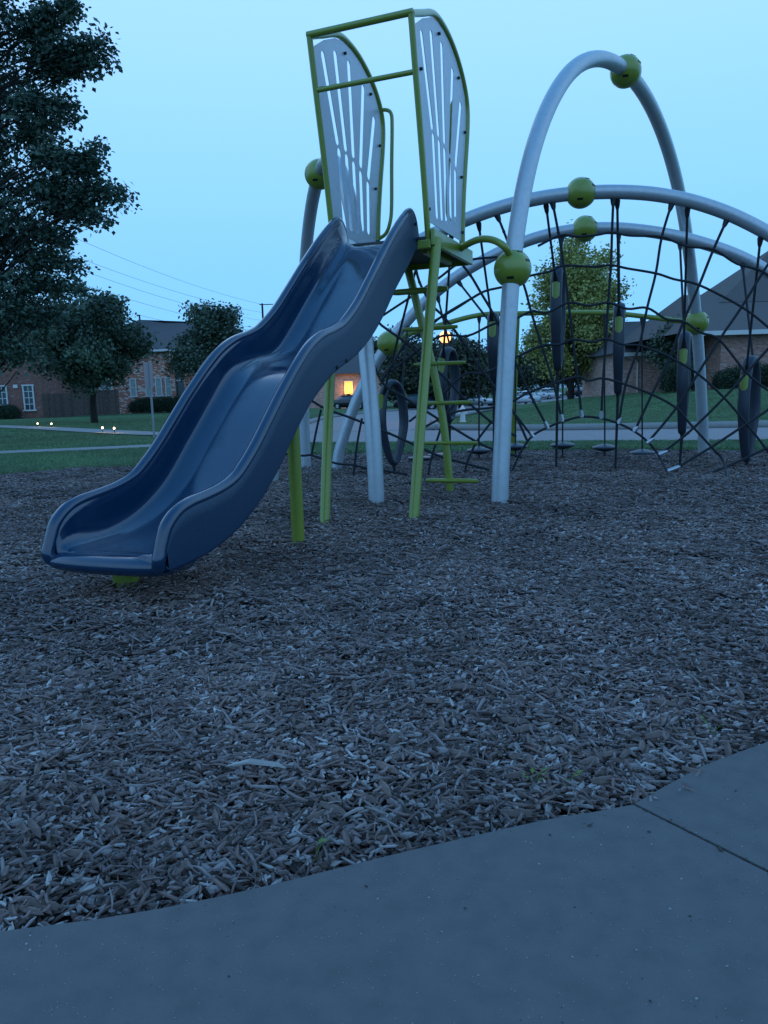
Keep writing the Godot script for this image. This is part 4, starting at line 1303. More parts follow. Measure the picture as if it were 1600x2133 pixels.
func hedge(label: String, a: Vector3, b: Vector3, height: float, depth: float, leaf: Array, seed_: int, n: int) -> void:
	var r := RandomNumberGenerator.new()
	r.seed = seed_
	var mid := a.lerp(b, 0.5)
	var t := thing("hedge", label, "hedge", ground(mid.x, mid.z), "clipped hedges by the houses")
	var dir := (b - a).normalized()
	var side := Vector3(-dir.z, 0, dir.x)
	var st := begin()
	var pts := PackedVector3Array()
	for k in 9:
		var p := a.lerp(b, k / 8.0)
		pts.append(ground(p.x, p.z) + Vector3(0, height * 0.42, 0))
	tube(st, pts, height * 0.30, 8)
	obj("stems", st, M.bark, t)
	var leaves := begin()
	for i in n:
		var f := r.randf()
		var p := a.lerp(b, f)
		var ang := r.randf_range(-0.15, PI + 0.15)
		var round_ := 1.0 - 0.35 * pow(absf(f - 0.5) * 2.0, 6.0)
		var q := pow(r.randf(), 0.25)
		p = ground(p.x, p.z) + side * cos(ang) * depth * 0.5 * q + Vector3(0, height * (0.08 + 0.92 * absf(sin(ang)) ** 0.5 * q * round_), 0)
		p += Vector3(r.randfn(), r.randfn(), r.randfn()) * 0.05
		leaves.append_from(leaf[r.randi() % 3], 0, Transform3D(Basis.from_euler(Vector3(r.randf(), r.randf() * TAU, r.randf())), p))
	obj("foliage", leaves, M.leaf, t)

const BOUGHS := [[-6.89, 8.0, -17.2, 0.55], [-6.63, 7.97, -17.1, 0.48], [-6.35, 8.01, -17.0, 0.41], [-6.18, 7.91, -16.9, 0.35], [-5.91, 7.96, -16.8, 0.29], [-5.59, 7.92, -16.7, 0.24], [-5.37, 7.9, -16.6, 0.2], [-6.77, 7.67, -17.2, 0.55], [-6.55, 7.59, -17.13, 0.48], [-6.33, 7.61, -17.07, 0.41], [-6.08, 7.68, -17.0, 0.34], [-5.85, 7.63, -16.93, 0.28], [-5.68, 7.69, -16.87, 0.23], [-5.39, 7.64, -16.8, 0.18], [-6.99, 8.42, -17.2, 0.6], [-6.79, 8.47, -17.16, 0.51], [-6.62, 8.55, -17.12, 0.43], [-6.42, 8.59, -17.08, 0.36], [-6.16, 8.74, -17.04, 0.29], [-6.05, 8.78, -17.0, 0.23], [-7.21, 6.97, -17.0, 0.45], [-7.04, 6.97, -16.96, 0.39], [-6.84, 6.93, -16.92, 0.34], [-6.65, 6.88, -16.88, 0.28], [-6.41, 6.82, -16.84, 0.24], [-6.19, 6.8, -16.8, 0.2], [-7.08, 6.4, -17.0, 0.4], [-6.81, 6.54, -16.93, 0.32], [-6.52, 6.5, -16.87, 0.26], [-6.23, 6.59, -16.8, 0.2], [-6.85, 5.92, -17.0, 0.5], [-6.64, 5.83, -16.93, 0.44], [-6.5, 5.84, -16.87, 0.38], [-6.25, 5.68, -16.8, 0.33], [-6.14, 5.66, -16.73, 0.28], [-5.91, 5.68, -16.67, 0.24], [-5.73, 5.57, -16.6, 0.2], [-6.89, 5.32, -17.0, 0.6], [-6.72, 5.29, -16.94, 0.54], [-6.52, 5.23, -16.88, 0.48], [-6.32, 5.13, -16.82, 0.43], [-6.17, 5.1, -16.76, 0.38], [-5.99, 5.18, -16.7, 0.33], [-5.77, 5.15, -16.64, 0.28], [-5.63, 5.08, -16.58, 0.24], [-5.39, 5.08, -16.52, 0.2], [-5.28, 4.98, -16.46, 0.16], [-5.06, 4.94, -16.4, 0.16], [-6.17, 5.68, -16.8, 0.3], [-6.03, 5.75, -16.73, 0.24], [-5.81, 5.83, -16.67, 0.19], [-5.62, 5.91, -16.6, 0.16], [-6.72, 4.92, -17.0, 0.4], [-6.58, 4.84, -16.93, 0.35], [-6.4, 4.83, -16.87, 0.29], [-6.12, 4.74, -16.8, 0.25], [-5.97, 4.74, -16.73, 0.2], [-5.8, 4.62, -16.67, 0.17], [-5.66, 4.56, -16.6, 0.16], [-7.3, 4.51, -17.0, 0.5], [-7.09, 4.4, -16.95, 0.4], [-6.86, 4.35, -16.9, 0.31], [-6.65, 4.24, -16.85, 0.23], [-6.51, 4.25, -16.8, 0.16], [-7.26, 3.82, -17.0, 0.45], [-7.09, 3.84, -16.92, 0.38], [-6.82, 3.81, -16.84, 0.31], [-6.63, 3.77, -16.76, 0.25], [-6.41, 3.69, -16.68, 0.19], [-6.2, 3.67, -16.6, 0.16], [-7.49, 3.44, -17.0, 0.5], [-7.31, 3.32, -16.93, 0.43], [-7.11, 3.34, -16.87, 0.37], [-6.83, 3.3, -16.8, 0.31], [-6.69, 3.24, -16.73, 0.26], [-6.41, 3.23, -16.67, 0.21], [-6.24, 3.17, -16.6, 0.16], [-7.86, 2.81, -17.0, 0.6], [-7.6, 2.8, -16.95, 0.5], [-7.42, 2.71, -16.9, 0.41], [-7.1, 2.69, -16.85, 0.33], [-6.93, 2.7, -16.8, 0.26], [-8.17, 2.14, -17.0, 0.6], [-7.91, 2.01, -16.93, 0.5], [-7.75, 2.04, -16.87, 0.41], [-7.45, 1.95, -16.8, 0.33]]

func trees() -> void:
	var dark := leaf_set(0.10, 0.19, 15, Color(0.048, 0.092, 0.072), Color(0.092, 0.140, 0.096), 1)
	var darkb := leaf_set(0.15, 0.30, 16, Color(0.044, 0.080, 0.056), Color(0.080, 0.120, 0.074), 2)
	var greyish := leaf_set(0.20, 0.40, 14, Color(0.050, 0.085, 0.062), Color(0.085, 0.118, 0.075), 3)
	var yellow := leaf_set(0.20, 0.42, 15, Color(0.230, 0.245, 0.070), Color(0.420, 0.400, 0.120), 4)
	var far := leaf_set(0.34, 0.75, 14, Color(0.030, 0.042, 0.026), Color(0.062, 0.072, 0.038), 5)
	# tall tree at the side, its boughs reaching into the picture
	tree("oak_tree", "tall dark leafed tree with long boughs beside the wooden fence", Vector3(-9.3, land(-9.3, -17.2), -17.2), 11.6, 2.0, 2.35, 118, 64, 0.80, dark, 101, "", 0.24, 0.3, BOUGHS, 7.25)
	tree("oak_tree", "round dark leafed tree with bare trunk in front of the wooden fence", ground(-12.16, -32.9), 5.2, 1.7, 2.15, 58, 52, 0.78, darkb, 102, "", 0.17, 0.3)
	tree("oak_tree", "grey green tree at the end of the mottled brick house", ground(-10.4, -50.0), 6.7, 1.2, 2.3, 46, 44, 0.85, greyish, 103, "", 0.16, 0.4)
	tree("maple_tree", "yellow green tree on the lawn at the street corner", ground(12.26, -50.0), 9.9, 1.4, 2.8, 60, 48, 1.05, yellow, 104, "", 0.26, 1.0)
	tree("young_tree", "small thin tree against the brown brick house", ground(14.6, -38.6), 3.1, 1.2, 0.75, 18, 40, 0.5, greyish, 105, "", 0.06, 0.3)
	# dark trees along the side street and behind it
	var spots := [[-5.5, -92, 7.8, 3.2], [-1.0, -98, 8.6, 3.8], [3.0, -104, 9.2, 3.6], [6.6, -96, 7.2, 2.9], [10.5, -112, 7.6, 3.6], [15.5, -118, 7.0, 3.4], [20.5, -124, 7.4, 4.0], [26.5, -128, 7.6, 4.2], [33.0, -130, 8.0, 4.4], [40.0, -128, 8.4, 4.6], [-9.5, -84, 7.4, 3.0], [-14.5, -96, 6.6, 3.6], [48.0, -120, 8.2, 4.6], [6.7, -65.5, 5.0, 1.7], [3.6, -68.5, 5.6, 2.0]]
	var words := ["dark tree beside the house with the lit window", "dark broad tree behind the lit window house", "tallest dark tree behind the glowing street lamp", "dark tree just past the glowing street lamp", "dark tree behind the first silver car on the side street", "low dark tree behind the pair of parked cars", "dark tree beyond the parked cars, behind the yellow tree's edge", "dark wide tree seen under the yellow tree", "dark wide tree at the far end of the side street", "dark tree behind the white parked van", "dark tree behind the lower half of the slide", "far dark tree behind the grey green tree", "dark tree behind the grey roofed house", "small dark tree just beyond the black parked car", "dark tree overhanging the black parked car"]
	for i in spots.size():
		var s: Array = spots[i]
		tree("far_tree", words[i], ground(s[0], s[1]), s[2], 0.9, s[3], 40, 34, 1.5, far, 200 + i, "dark trees along the side street", 0.22, 0.4)
	var box_leaf := leaf_set(0.07, 0.16, 16, Color(0.016, 0.034, 0.018), Color(0.030, 0.052, 0.024), 6)
	hedge("low dark hedge under the windows of the mottled brick house", Vector3(-18.2, 0, -56.6), Vector3(-13.2, 0, -56.6), 1.05, 1.2, box_leaf, 301, 2600)
	hedge("tall rounded hedge at the corner of the pinkish brick house", Vector3(13.1, 0, -35.9), Vector3(14.5, 0, -35.6), 1.25, 1.3, box_leaf, 302, 1800)
	hedge("long dark hedge in front of the brown brick wall", Vector3(15.0, 0, -34.6), Vector3(22.5, 0, -34.6), 0.95, 1.1, box_leaf, 303, 4200)
	for q in [[-27.2, -49.0, 0.9, "dark shrub under the window of the shaded brick house"], [-23.6, -49.0, 0.8, "dark shrub at the corner of the shaded brick house"]]:
		hedge(q[3], Vector3(q[0] - 0.6, 0, q[1]), Vector3(q[0] + 0.6, 0, q[1]), q[2], 1.1, box_leaf, 304 + int(q[0]), 700)

# ---------------------------------------------------------------- houses
func window(t: Node3D, x: float, y0: float, y1: float, w: float, z: float, glass: Material, bars_v := 0, bars_h := 1, called := "window") -> void:
	var st := begin()
	var h := y1 - y0
	var c := Vector3(x, (y0 + y1) * 0.5, z)
	box(st, c + Vector3(0, h * 0.5, 0.04), Vector3(w + 0.16, 0.08, 0.08))
	box(st, c - Vector3(0, h * 0.5, -0.05), Vector3(w + 0.24, 0.09, 0.10))
	for s in [-1, 1]:
		box(st, c + Vector3(w * 0.5 * s, 0, 0.038), Vector3(0.08, h - 0.08, 0.075))
	for k in bars_v:
		box(st, c + Vector3(w * (float(k + 1) / (bars_v + 1) - 0.5), 0, 0.03), Vector3(0.035, h - 0.1, 0.03))
	for k in bars_h:
		box(st, c + Vector3(0, h * (float(k + 1) / (bars_h + 1) - 0.5), 0.032), Vector3(w - 0.09, 0.04, 0.034))
	var f := obj(called, st, M.white, t)
	st = begin()
	box(st, c + Vector3(0, 0, 0.008), Vector3(w - 0.05, h - 0.05, 0.012))
	obj("pane", st, glass, f)

func poly(st: SurfaceTool, p: Array) -> void:
	for k in range(1, p.size() - 1):
		tri(st, p[0], p[k], p[k + 1])

func houses() -> void:
	var st: SurfaceTool
	# mottled brick house
	var z := -58.0
	var g := -0.3
	var t := thing("brick_house", "mottled red brick house with dark hipped roof behind the fence", "house", Vector3(-16.5, g, z))
	st = begin()
	box(st, Vector3(-16.4, 2.0, z - 4.5), Vector3(14.6, 4.8, 9.0))
	obj("wall", st, M.brick_mottled, t)
	# tall recessed entry window: two brick piers stand proud on both sides
	st = begin()
	box(st, Vector3(-15.28, 1.95, z + 0.20), Vector3(0.30, 4.6, 0.40))
	obj("pier", st, M.brick_mottled, t)
	st = begin()
	box(st, Vector3(-14.25, 1.95, z + 0.20), Vector3(0.45, 4.6, 0.40))
	obj("pier", st, M.brick_mottled, t)
	st = begin()
	box(st, Vector3(-14.78, 2.2, z + 0.03), Vector3(0.70, 3.1, 0.04))
	obj("entry_glass", st, M.glass, t)
	st = begin()
	box(st, Vector3(-14.78, 2.15, z + 0.08), Vector3(0.70, 0.12, 0.06))
	obj("entry_transom", st, M.white, t)
	for x in [-18.35, -17.2, -16.45, -15.72]:
		window(t, x, 1.05, 2.35, 0.42, z + 0.01, M.blind)
	window(t, -20.4, 1.6, 2.4, 0.9, z + 0.01, M.blind)
	window(t, -22.0, 1.6, 2.4, 0.6, z + 0.01, M.blind)
	var ez := z + 0.55
	st = begin()
	var e := [Vector3(-24.1, 4.40, ez), Vector3(-8.6, 4.40, ez), Vector3(-8.6, 4.40, ez - 10.0), Vector3(-24.1, 4.40, ez - 10.0)]
	var ra := Vector3(-18.9, 7.05, ez - 5.0)
	var rb := Vector3(-12.8, 6.65, ez - 5.0)
	poly(st, [e[0], e[1], rb, Vector3(-16.9, 6.75, ez - 5.0), ra])
	poly(st, [e[1], e[2], rb])
	poly(st, [e[2], e[3], ra, rb])
	poly(st, [e[3], e[0], ra])
	poly(st, [e[3], e[2], e[1], e[0]])
	var roof := obj("roof", st, M.roof, t)
	st = begin()
	bar(st, Vector3(-18.6, 6.5, ez - 4.2), Vector3(-18.6, 7.35, ez - 4.2), 0.07, 8)
	obj("vent_pipe", st, M.bolt, roof)
	st = begin()
	box(st, Vector3(-16.35, 4.34, ez + 0.03), Vector3(15.6, 0.16, 0.05))
	obj("fascia", st, M.white, t)
	st = begin()
	poly(st, [Vector3(-14.3, 5.15, ez - 1.0), Vector3(-9.5, 5.15, ez - 1.0), Vector3(-11.9, 6.7, ez - 2.6)])
	obj("roof_hip", st, M.roof, roof)
	st = begin()
	box(st, Vector3(-12.6, 5.10, ez - 0.92), Vector3(3.2, 0.13, 0.05))
	obj("upper_fascia", st, M.white, t)
	# shaded house further left
	z = -50.0
	t = thing("brick_house", "shaded dark brick house with white barred windows behind the tall tree", "house", Vector3(-25.6, -0.15, z))
	st = begin()
	box(st, Vector3(-26.0, 2.2, z - 4.0), Vector3(8.6, 4.9, 8.0))
	obj("wall", st, M.brick_dark, t)
	for x in [-24.25, -22.55]:
		window(t, x, 0.35, 1.95, 0.62, z + 0.01, M.glass, 1, 3)
	window(t, -27.1, 0.35, 1.95, 0.62, z + 0.01, M.glass, 1, 3)
	st = begin()
	box(st, Vector3(-23.35, 1.9, z + 0.03), Vector3(0.28, 0.22, 0.05))
	obj("meter_box", st, M.white, t)
	st = begin()
	poly(st, [Vector3(-31, 4.65, z + 0.5), Vector3(-21.2, 4.65, z + 0.5), Vector3(-23.8, 7.2, z - 4), Vector3(-28, 7.2, z - 4)])
	poly(st, [Vector3(-21.2, 4.65, z + 0.5), Vector3(-21.2, 4.65, z - 8.5), Vector3(-23.8, 7.2, z - 4)])
	poly(st, [Vector3(-21.2, 4.65, z - 8.5), Vector3(-31, 4.65, z - 8.5), Vector3(-28, 7.2, z - 4), Vector3(-23.8, 7.2, z - 4)])
	obj("roof", st, M.roof, t)
	st = begin()
	box(st, Vector3(-26.1, 4.58, z + 0.53), Vector3(9.8, 0.18, 0.05))
	obj("fascia", st, M.white, t)
	# wooden fence between them, board by board
	t = thing("board_fence", "weathered brown wooden board fence between the two brick houses", "fence", Vector3(-19.5, -0.15, -50.4))
	rng.seed = 31
	var a := Vector3(-21.65, 0, -49.9)
	var b := Vector3(-17.2, 0, -51.0)
	var mesh_a := begin()
	box(mesh_a, Vector3(0, 0.78, 0), Vector3(0.112, 1.56, 0.02))
	var board_mesh := mesh_a.commit()
	for i in 40:
		var p := a.lerp(b, i / 39.0)
		var o := put("board", board_mesh, M.wood if rng.randf() < 0.6 else M.wood2, t)
		o.position += Vector3(p.x, -0.18 + rng.randf_range(-0.02, 0.02) + (0.0 if i < 15 else 0.10), p.z + rng.randf_range(-0.006, 0.006))
	st = begin()
	for y in [0.3, 1.2]:
		obox(st, Transform3D(Basis(Vector3.UP, 0.2424), a.lerp(b, 0.5) + Vector3(0, y - 0.18, -0.05)), Vector3(4.55, 0.09, 0.04))
	obj("rail", st, M.wood2, t)
	st = begin()
	obox(st, Transform3D(Basis(Vector3.UP, 0.2424), a.lerp(b, 0.67) + Vector3(0, 1.50, 0)), Vector3(2.9, 0.04, 0.10))
	obj("cap_rail", st, M.wood2, t)
	# pinkish house, set back
	z = -44.0
	t = thing("brick_house", "pinkish brick house with plain grey roof and white downpipe", "house", Vector3(16.5, 0.4, z))
	st = begin()
	box(st, Vector3(17.6, 1.4, z - 4.0), Vector3(8.2, 2.6, 8.0))
	obj("wall", st, M.brick_pink, t)
	st = begin()
	poly(st, [Vector3(13.0, 2.60, z + 0.5), Vector3(22.2, 2.60, z + 0.5), Vector3(20.2, 4.65, z - 4), Vector3(14.6, 4.65, z - 4)])
	poly(st, [Vector3(13.0, 2.60, z - 8.5), Vector3(13.0, 2.60, z + 0.5), Vector3(14.6, 4.65, z - 4)])
	poly(st, [Vector3(22.2, 2.60, z + 0.5), Vector3(22.2, 2.60, z - 8.5), Vector3(20.2, 4.65, z - 4)])
	poly(st, [Vector3(22.2, 2.60, z - 8.5), Vector3(13.0, 2.60, z - 8.5), Vector3(14.6, 4.65, z - 4), Vector3(20.2, 4.65, z - 4)])
	obj("roof", st, M.roof, t)
	st = begin()
	box(st, Vector3(17.6, 2.52, z + 0.53), Vector3(9.2, 0.20, 0.05))
	obj("fascia", st, M.white, t)
	st = begin()
	tube(st, PackedVector3Array([Vector3(13.6, 2.45, z + 0.5), Vector3(14.35, 2.25, z + 0.12), Vector3(14.5, 2.0, z + 0.08), Vector3(14.5, 0.4, z + 0.08)]), 0.045, 8)
	obj("downpipe", st, M.white, t)
	# brown house, nearest of the row
	z = -36.0
	t = thing("brick_house", "brown brick house with high brown gabled roof and white eaves", "house", Vector3(19.5, 0.5, z))
	st = begin()
	box(st, Vector3(22.4, 1.75, z - 4.5), Vector3(13.4, 2.7, 9.0))
	obj("wall", st, M.brick_brown, t)
	st = begin()
	var y0 := 3.10
	poly(st, [Vector3(13.6, y0, z + 0.5), Vector3(29.6, y0, z + 0.5), Vector3(29.6, 5.3, z - 4.5), Vector3(15.6, 5.3, z - 4.5)])
	poly(st, [Vector3(29.6, y0, z - 9.5), Vector3(13.6, y0, z - 9.5), Vector3(15.6, 5.3, z - 4.5), Vector3(29.6, 5.3, z - 4.5)])
	poly(st, [Vector3(13.6, y0, z - 9.5), Vector3(13.6, y0, z + 0.5), Vector3(15.6, 5.3, z - 4.5)])
	poly(st, [Vector3(29.6, y0, z + 0.5), Vector3(29.6, y0, z - 9.5), Vector3(29.6, 5.3, z - 4.5)])
	roof = obj("roof", st, M.roof2, t)
	st = begin()
	poly(st, [Vector3(16.9, 4.75, z - 3.2), Vector3(24.0, 4.75, z - 3.2), Vector3(21.2, 7.9, z - 6.5)])
	poly(st, [Vector3(16.9, 4.75, z - 9.8), Vector3(16.9, 4.75, z - 3.2), Vector3(21.2, 7.9, z - 6.5)])
	poly(st, [Vector3(24.0, 4.75, z - 3.2), Vector3(24.0, 4.75, z - 9.8), Vector3(21.2, 7.9, z - 6.5)])
	poly(st, [Vector3(24.0, 4.75, z - 9.8), Vector3(16.9, 4.75, z - 9.8), Vector3(21.2, 7.9, z - 6.5)])
	obj("upper_roof", st, M.roof2, roof)
	st = begin()
	box(st, Vector3(21.8, y0 - 0.05, z + 0.53), Vector3(15.6, 0.2, 0.05))
	obj("fascia", st, M.white, t)
	st = begin()
	box(st, Vector3(21.8, y0 - 0.06, z + 0.25), Vector3(15.5, 0.04, 0.5))
	obj("soffit", st, M.white, t)
	# house with the lit window across the side street
	z = -80.0
	t = thing("brick_house", "dim brick house with one lit window under the dark trees", "house", Vector3(-3.2, land(-3.2, z), z))
	st = begin()
	box(st, Vector3(-3.6, 1.0, z - 4.0), Vector3(7.6, 3.6, 8.0))
	obj("wall", st, M.brick_pink, t)
	st = begin()
	poly(st, [Vector3(-7.8, 2.8, z + 0.5), Vector3(0.6, 2.8, z + 0.5), Vector3(-1.6, 4.9, z - 4), Vector3(-5.4, 4.9, z - 4)])
	poly(st, [Vector3(0.6, 2.8, z + 0.5), Vector3(0.6, 2.8, z - 8.5), Vector3(-1.6, 4.9, z - 4)])
	poly(st, [Vector3(-7.8, 2.8, z - 8.5), Vector3(-7.8, 2.8, z + 0.5), Vector3(-5.4, 4.9, z - 4)])
	obj("roof", st, M.roof, t)
	window(t, -3.25, 0.45, 2.05, 0.85, z + 0.01, M.lit, 1, 0, "lit_window")
	var l := OmniLight3D.new()
	l.name = "lit_window_light"
	l.light_color = Color(1.0, 0.72, 0.32)
	l.light_energy = 2.0
	l.light_size = 0.4
	l.omni_range = 20.0
	l.shadow_enabled = true
	t.add_child(l)
	l.position = Vector3(-3.25, 1.2, z + 0.5) - t.position

# ---------------------------------------------------------------- cars
func car(label: String, at: Vector3, turn: float, paint: Material, tall: float, facing_lights: bool) -> void:
	var t := thing("parked_car", label, "car", at, "cars on the side street")
	var x := Transform3D(Basis(Vector3.UP, turn), at)
	# stations along the length: position, sill, shoulder, half width
	var st := begin()
	var rows := []
	for q in [[-2.28, 0.45, 0.62, 0.60], [-2.22, 0.30, 0.80, 0.78], [-1.9, 0.24, 0.92, 0.86], [-1.2, 0.20, 0.95, 0.90], [0.0, 0.20, 0.95, 0.91], [1.0, 0.20, 0.92, 0.90], [1.7, 0.24, 0.82, 0.86], [2.15, 0.30, 0.70, 0.76], [2.27, 0.42, 0.58, 0.58]]:
		var row := PackedVector3Array()
		for c in [[-1.0, 0.0], [-1.0, 0.6], [-0.93, 0.88], [-0.80, 1.0], [0.0, 1.03], [0.80, 1.0], [0.93, 0.88], [1.0, 0.6], [1.0, 0.0], [0.0, -0.02]]:
			row.append(x * Vector3(q[3] * c[0], lerpf(q[1], q[2] * tall, c[1]), q[0]))
		rows.append(row)
	sheet(st, rows, true)
	poly(st, Array(rows[0]))
	poly(st, Array(rows[8]))
	obj("body", st, paint, t)
	st = begin()
	rows = []
	for q in [[-1.75, 0.92, 0.80], [-1.15, 1.38, 0.62], [-0.3, 1.46, 0.60], [0.35, 1.42, 0.60], [1.05, 0.92, 0.76]]:
		var row := PackedVector3Array()
		for c in [[-1.0, 0.0], [-0.9, 0.85], [0.9, 0.85], [1.0, 0.0]]:
			row.append(x * Vector3(lerpf(0.82, q[2], c[1]) * c[0], lerpf(0.88 * tall, q[1] * tall, c[1]), q[0]))
		rows.append(row)
	sheet(st, rows)
	obj("windows", st, M.glass, t)
	st = begin()
	rows = []
	for q in [[-1.2, 1.36, 0.58], [-0.9, 1.44, 0.60], [-0.2, 1.475, 0.60], [0.25, 1.45, 0.58], [0.42, 1.40, 0.56]]:
		rows.append(PackedVector3Array([x * Vector3(-q[2], q[1] * tall - 0.03, q[0]), x * Vector3(-q[2] * 0.7, q[1] * tall + 0.01, q[0]), x * Vector3(q[2] * 0.7, q[1] * tall + 0.01, q[0]), x * Vector3(q[2], q[1] * tall - 0.03, q[0])]))
	sheet(st, rows)
	obj("car_roof", st, paint, t)
	for w in [[-0.80, -1.4], [0.80, -1.4], [-0.80, 1.4], [0.80, 1.4]]:
		st = begin()
		var c := x * Vector3(w[0], 0.32, w[1])
		var ax := x.basis.x * 0.11
		bar(st, c - ax, c + ax, 0.32, 18)
		var wheel := obj("wheel", st, M.tyre, t)
		st = begin()
		bar(st, c - ax * 1.06, c + ax * 1.06, 0.19, 14)
		obj("rim", st, M.alu, wheel)
	for s in [-1, 1]:
		st = begin()
		obox(st, x * Transform3D(Basis(), Vector3(0.60 * s, 0.62 * tall, 2.20)), Vector3(0.30, 0.14, 0.10), 0.02)
		obj("headlight", st, M.headlight if facing_lights else M.alu, t)
		st = begin()
		obox(st, x * Transform3D(Basis(), Vector3(0.62 * s, 0.70 * tall, -2.22)), Vector3(0.28, 0.16, 0.10), 0.02)
		obj("tail_light", st, M.tail, t)
	if facing_lights:
		var l := SpotLight3D.new()
		l.name = "headlight_beam"
		l.light_color = Color(1.0, 0.95, 0.85)
		l.light_energy = 1.2
		l.spot_angle = 35.0
		l.spot_range = 30.0
		l.shadow_enabled = true
		t.add_child(l)
		l.position = x * Vector3(0, 0.62, 2.4) - at
		l.rotation.y = turn + PI

func street_things() -> void:
	var white := mat(0.55, 0.56, 0.58, 0.25, 0.0, "white car paint")
	var silver := mat(0.34, 0.36, 0.38, 0.25, 0.4, "silver car paint")
	var black := mat(0.02, 0.022, 0.026, 0.22, 0.0, "black car paint")
	car("silver saloon parked with its nose toward the playground, beside the side street kerb", ground(10.3, -84.5), 0.75, silver, 1.0, false)
	car("pale saloon seen from behind, driving away up the side street", ground(16.2, -84.5), PI - 0.45, white, 1.0, false)
	car("silver car parked just beyond the pale saloon", ground(17.0, -96.5), PI - 0.5, silver, 1.0, false)
	car("white car standing in the street beside the yellow tree's trunk", ground(22.6, -104.0), PI - 0.8, white, 1.0, false)
	car("dark car beside the white van behind the yellow tree's trunk", ground(27.2, -107.0), PI - 0.7, black, 1.05, false)
	car("white van like car parked highest up the side street", ground(29.0, -104.5), PI - 0.25, white, 1.25, false)
	car("black car parked in the shade behind the rung pole", ground(3.4, -66.0), 1.1, black, 1.0, false)
	car("black car with its headlights on behind the low arch", ground(-2.5, -74.0), 0.9, black, 1.0, true)
	# street lamp with a glowing globe
	var b := ground(1.94, -23.0)
	var t := thing("street_lamp", "post lamp with a glowing orange globe at the street corner", "street lamp", b)
	var c := Vector3(b.x, 2.40, b.z)
	var st := begin()
	tube(st, PackedVector3Array([b - Vector3(0, 0.2, 0), b + Vector3(0, 0.35, 0), b + Vector3(0, 0.40, 0), c - Vector3(0, 0.27, 0)]), [0.055, 0.055, 0.034, 0.028], 12)
	obj("post", st, M.bolt, t)
	st = begin()
	ball(st, c, Vector3(0.17, 0.18, 0.17), 16, 24)
	obj("lamp_globe", st, M.lamp, t)
	st = begin()
	tube(st, PackedVector3Array([c - Vector3(0, 0.29, 0), c - Vector3(0, 0.22, 0), c - Vector3(0, 0.165, 0)]), [0.035, 0.08, 0.085], 12)
	obj("globe_collar", st, M.bolt, t)
	var l := OmniLight3D.new()
	l.name = "lamp_light"
	l.light_color = Color(1.0, 0.62, 0.28)
	l.light_energy = 1.2
	l.light_size = 0.16
	l.omni_range = 40.0
	l.shadow_enabled = true
	t.add_child(l)
	l.position = c - b
	# sign on a thin pole
	b = ground(-5.02, -17.05)
	t = thing("street_sign", "thin steel pole with a blank sign turned edge on", "sign", b)
	st = begin()
	bar(st, b - Vector3(0, 0.2, 0), b + Vector3(0, 1.66, 0), 0.024, 10)
	obj("pole", st, M.sign_metal, t)
	st = begin()
	box(st, b + Vector3(-0.012, 1.40, 0.035), Vector3(0.42, 0.54, 0.006), deg_to_rad(81))
	obj("sign_plate", st, M.sign_metal, t)
	# little lights along the sidewalk
	var words := ["path light on the verge, near one of a pair, nearest the dark shrubs", "path light on the verge, far one of a pair, nearest the dark shrubs", "path light of the pair nearest the sign pole, farther from the pole", "path light of the pair nearest the sign pole, right beside it"]
	var q := [Vector2(-12.55, -28.3), Vector2(-11.75, -27.6), Vector2(-7.75, -21.5), Vector2(-7.15, -20.7)]
	for i in 4:
		b = ground(q[i].x, q[i].y)
		t = thing("path_light", words[i], "path light", b, "small lit path lights")
		st = begin()
		bar(st, b - Vector3(0, 0.05, 0), b + Vector3(0, 0.13, 0), 0.012, 8)
		obj("stake", st, M.bolt, t)
		st = begin()
		lathe(st, b + Vector3(0, 0.17, 0), [[0.0, -0.035], [0.022, -0.035], [0.028, 0.0], [0.022, 0.02], [0.0, 0.025]], 10)
		obj("lamp_glass", st, M.lamp_small, t)
		st = begin()
		lathe(st, b + Vector3(0, 0.215, 0), [[0.0, 0.02], [0.02, 0.012], [0.045, -0.014], [0.0, -0.012]], 10)
		obj("cap", st, M.bolt, t)
		l = OmniLight3D.new()
		l.name = "path_glow"
		l.light_color = Color(1.0, 0.85, 0.6)
		l.light_energy = 0.05
		l.light_size = 0.04
		l.shadow_enabled = true
		t.add_child(l)
		l.position = Vector3(0, 0.17, 0)
	# fire hydrant at the corner
	b = ground(2.42, -23.0)
	t = thing("fire_hydrant", "small pale fire hydrant on the lawn corner by the side street", "hydrant", b)
	st = begin()
	lathe(st, b, [[0.11, 0.0], [0.11, 0.04], [0.08, 0.05], [0.08, 0.32], [0.10, 0.33], [0.10, 0.36], [0.085, 0.42], [0.04, 0.47], [0.025, 0.51], [0.0, 0.52]], 16)
	obj("barrel", st, M.white, t)
	for s in [-1, 1]:
		st = begin()
		bar(st, b + Vector3(0, 0.27, 0), b + Vector3(0.13 * s, 0.27, 0), 0.038, 10)
		obj("nozzle", st, M.white, t)
	# poles and overhead wires
	b = ground(-16.05, -110.0)
	t = thing("utility_pole", "far wooden utility pole with a short arm above the slide", "pole", b)
	st = begin()
	bar(st, b - Vector3(0, 0.3, 0), Vector3(b.x, 13.45, b.z), 0.13, 10)
	obj("post", st, M.bark, t)
	st = begin()
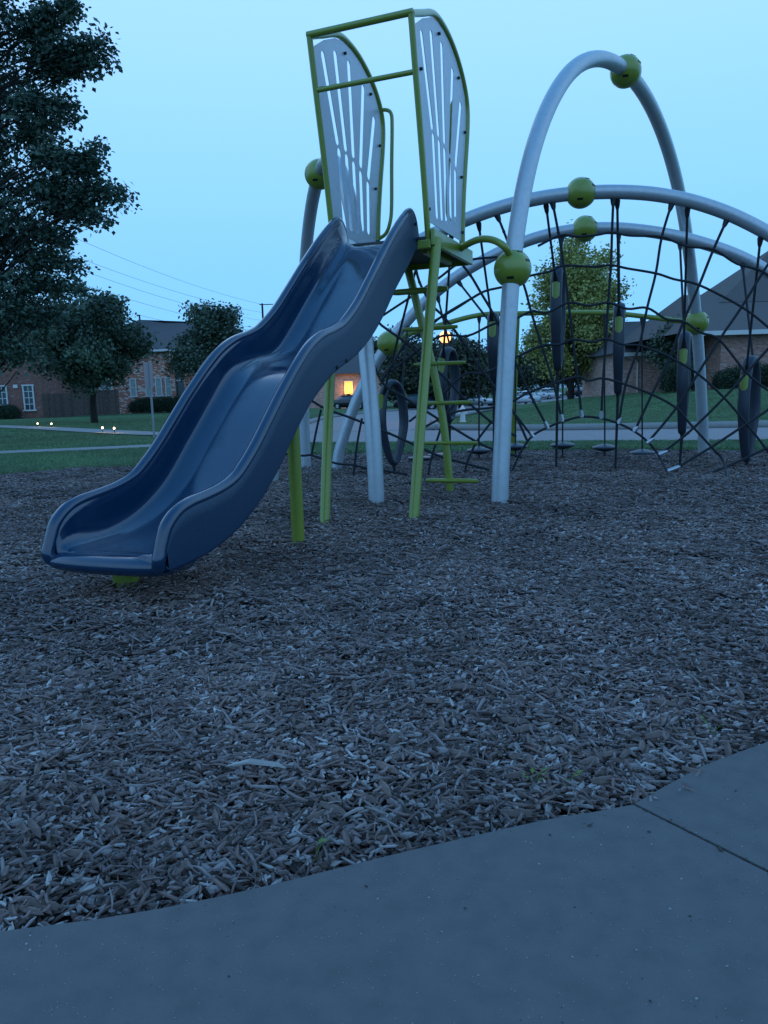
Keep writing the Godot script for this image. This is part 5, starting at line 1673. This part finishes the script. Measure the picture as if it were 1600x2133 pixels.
	box(st, Vector3(b.x + 0.55, 13.3, b.z), Vector3(1.9, 0.11, 0.12))
	obj("crossarm", st, M.bark, t)
	var far := Vector3(b.x, 13.4, b.z)
	words = ["thin overhead wire, uppermost of the set sloping over the houses", "thin overhead wire, second from the top of the set", "thin overhead wire, third from the top of the set", "thin overhead wire, fourth from the top of the set", "thin overhead wire, lowest of the set just above the roof"]
	for i in 5:
		var from := WIRES[i]
		var to := far + Vector3(0.3 - i * 0.2, -0.15 - i * 1.05, 0)
		var pts := PackedVector3Array()
		for k in 25:
			var f := k / 24.0
			pts.append(from.lerp(to, f) - Vector3(0, 1.1 * 4.0 * f * (1.0 - f), 0))
		t = thing("overhead_wire", words[i], "wire", Vector3(far.x, 0.0, far.z), "overhead wires")
		st = begin()
		tube(st, pts, 0.015, 5)
		obj("cable", st, M.wire, t)

const WIRES: Array[Vector3] = [Vector3(-31.0, 17.2, -58.0), Vector3(-31.6, 15.6, -58.0), Vector3(-31.0, 14.4, -58.0), Vector3(-30.5, 12.9, -58.0), Vector3(-31.0, 11.6, -58.0)]

func glowing(r: float, g: float, b: float, energy: float, called: String) -> StandardMaterial3D:
	var m := mat(r, g, b, 0.4, 0.0, called)
	m.emission_enabled = true
	m.emission = lin(r, g, b)
	m.emission_energy_multiplier = energy
	return m

func _ready() -> void:
	setup()
	bump.seed = 4
	bump.frequency = 0.6
	materials()
	M.green_stem = mat(0.09, 0.14, 0.02, 0.7, 0.0, "stem")
	M.lit = glowing(1.0, 0.50, 0.12, 0.9, "lit window")
	M.lamp = glowing(1.0, 0.40, 0.13, 3.2, "glowing lamp globe")
	M.lamp_small = glowing(1.0, 0.80, 0.50, 5.0, "glowing path light")
	M.headlight = glowing(1.0, 0.95, 0.85, 3.0, "lit headlight")
	M.tail = mat(0.35, 0.03, 0.02, 0.3, 0.0, "tail light")
	surfaces()
	grow_grass()
	print("ground")
	slide()
	tower()
	arches()
	net()
	loops()
	print("playground")
	houses()
	trees()
	street_things()
	weeds()
	print("done")
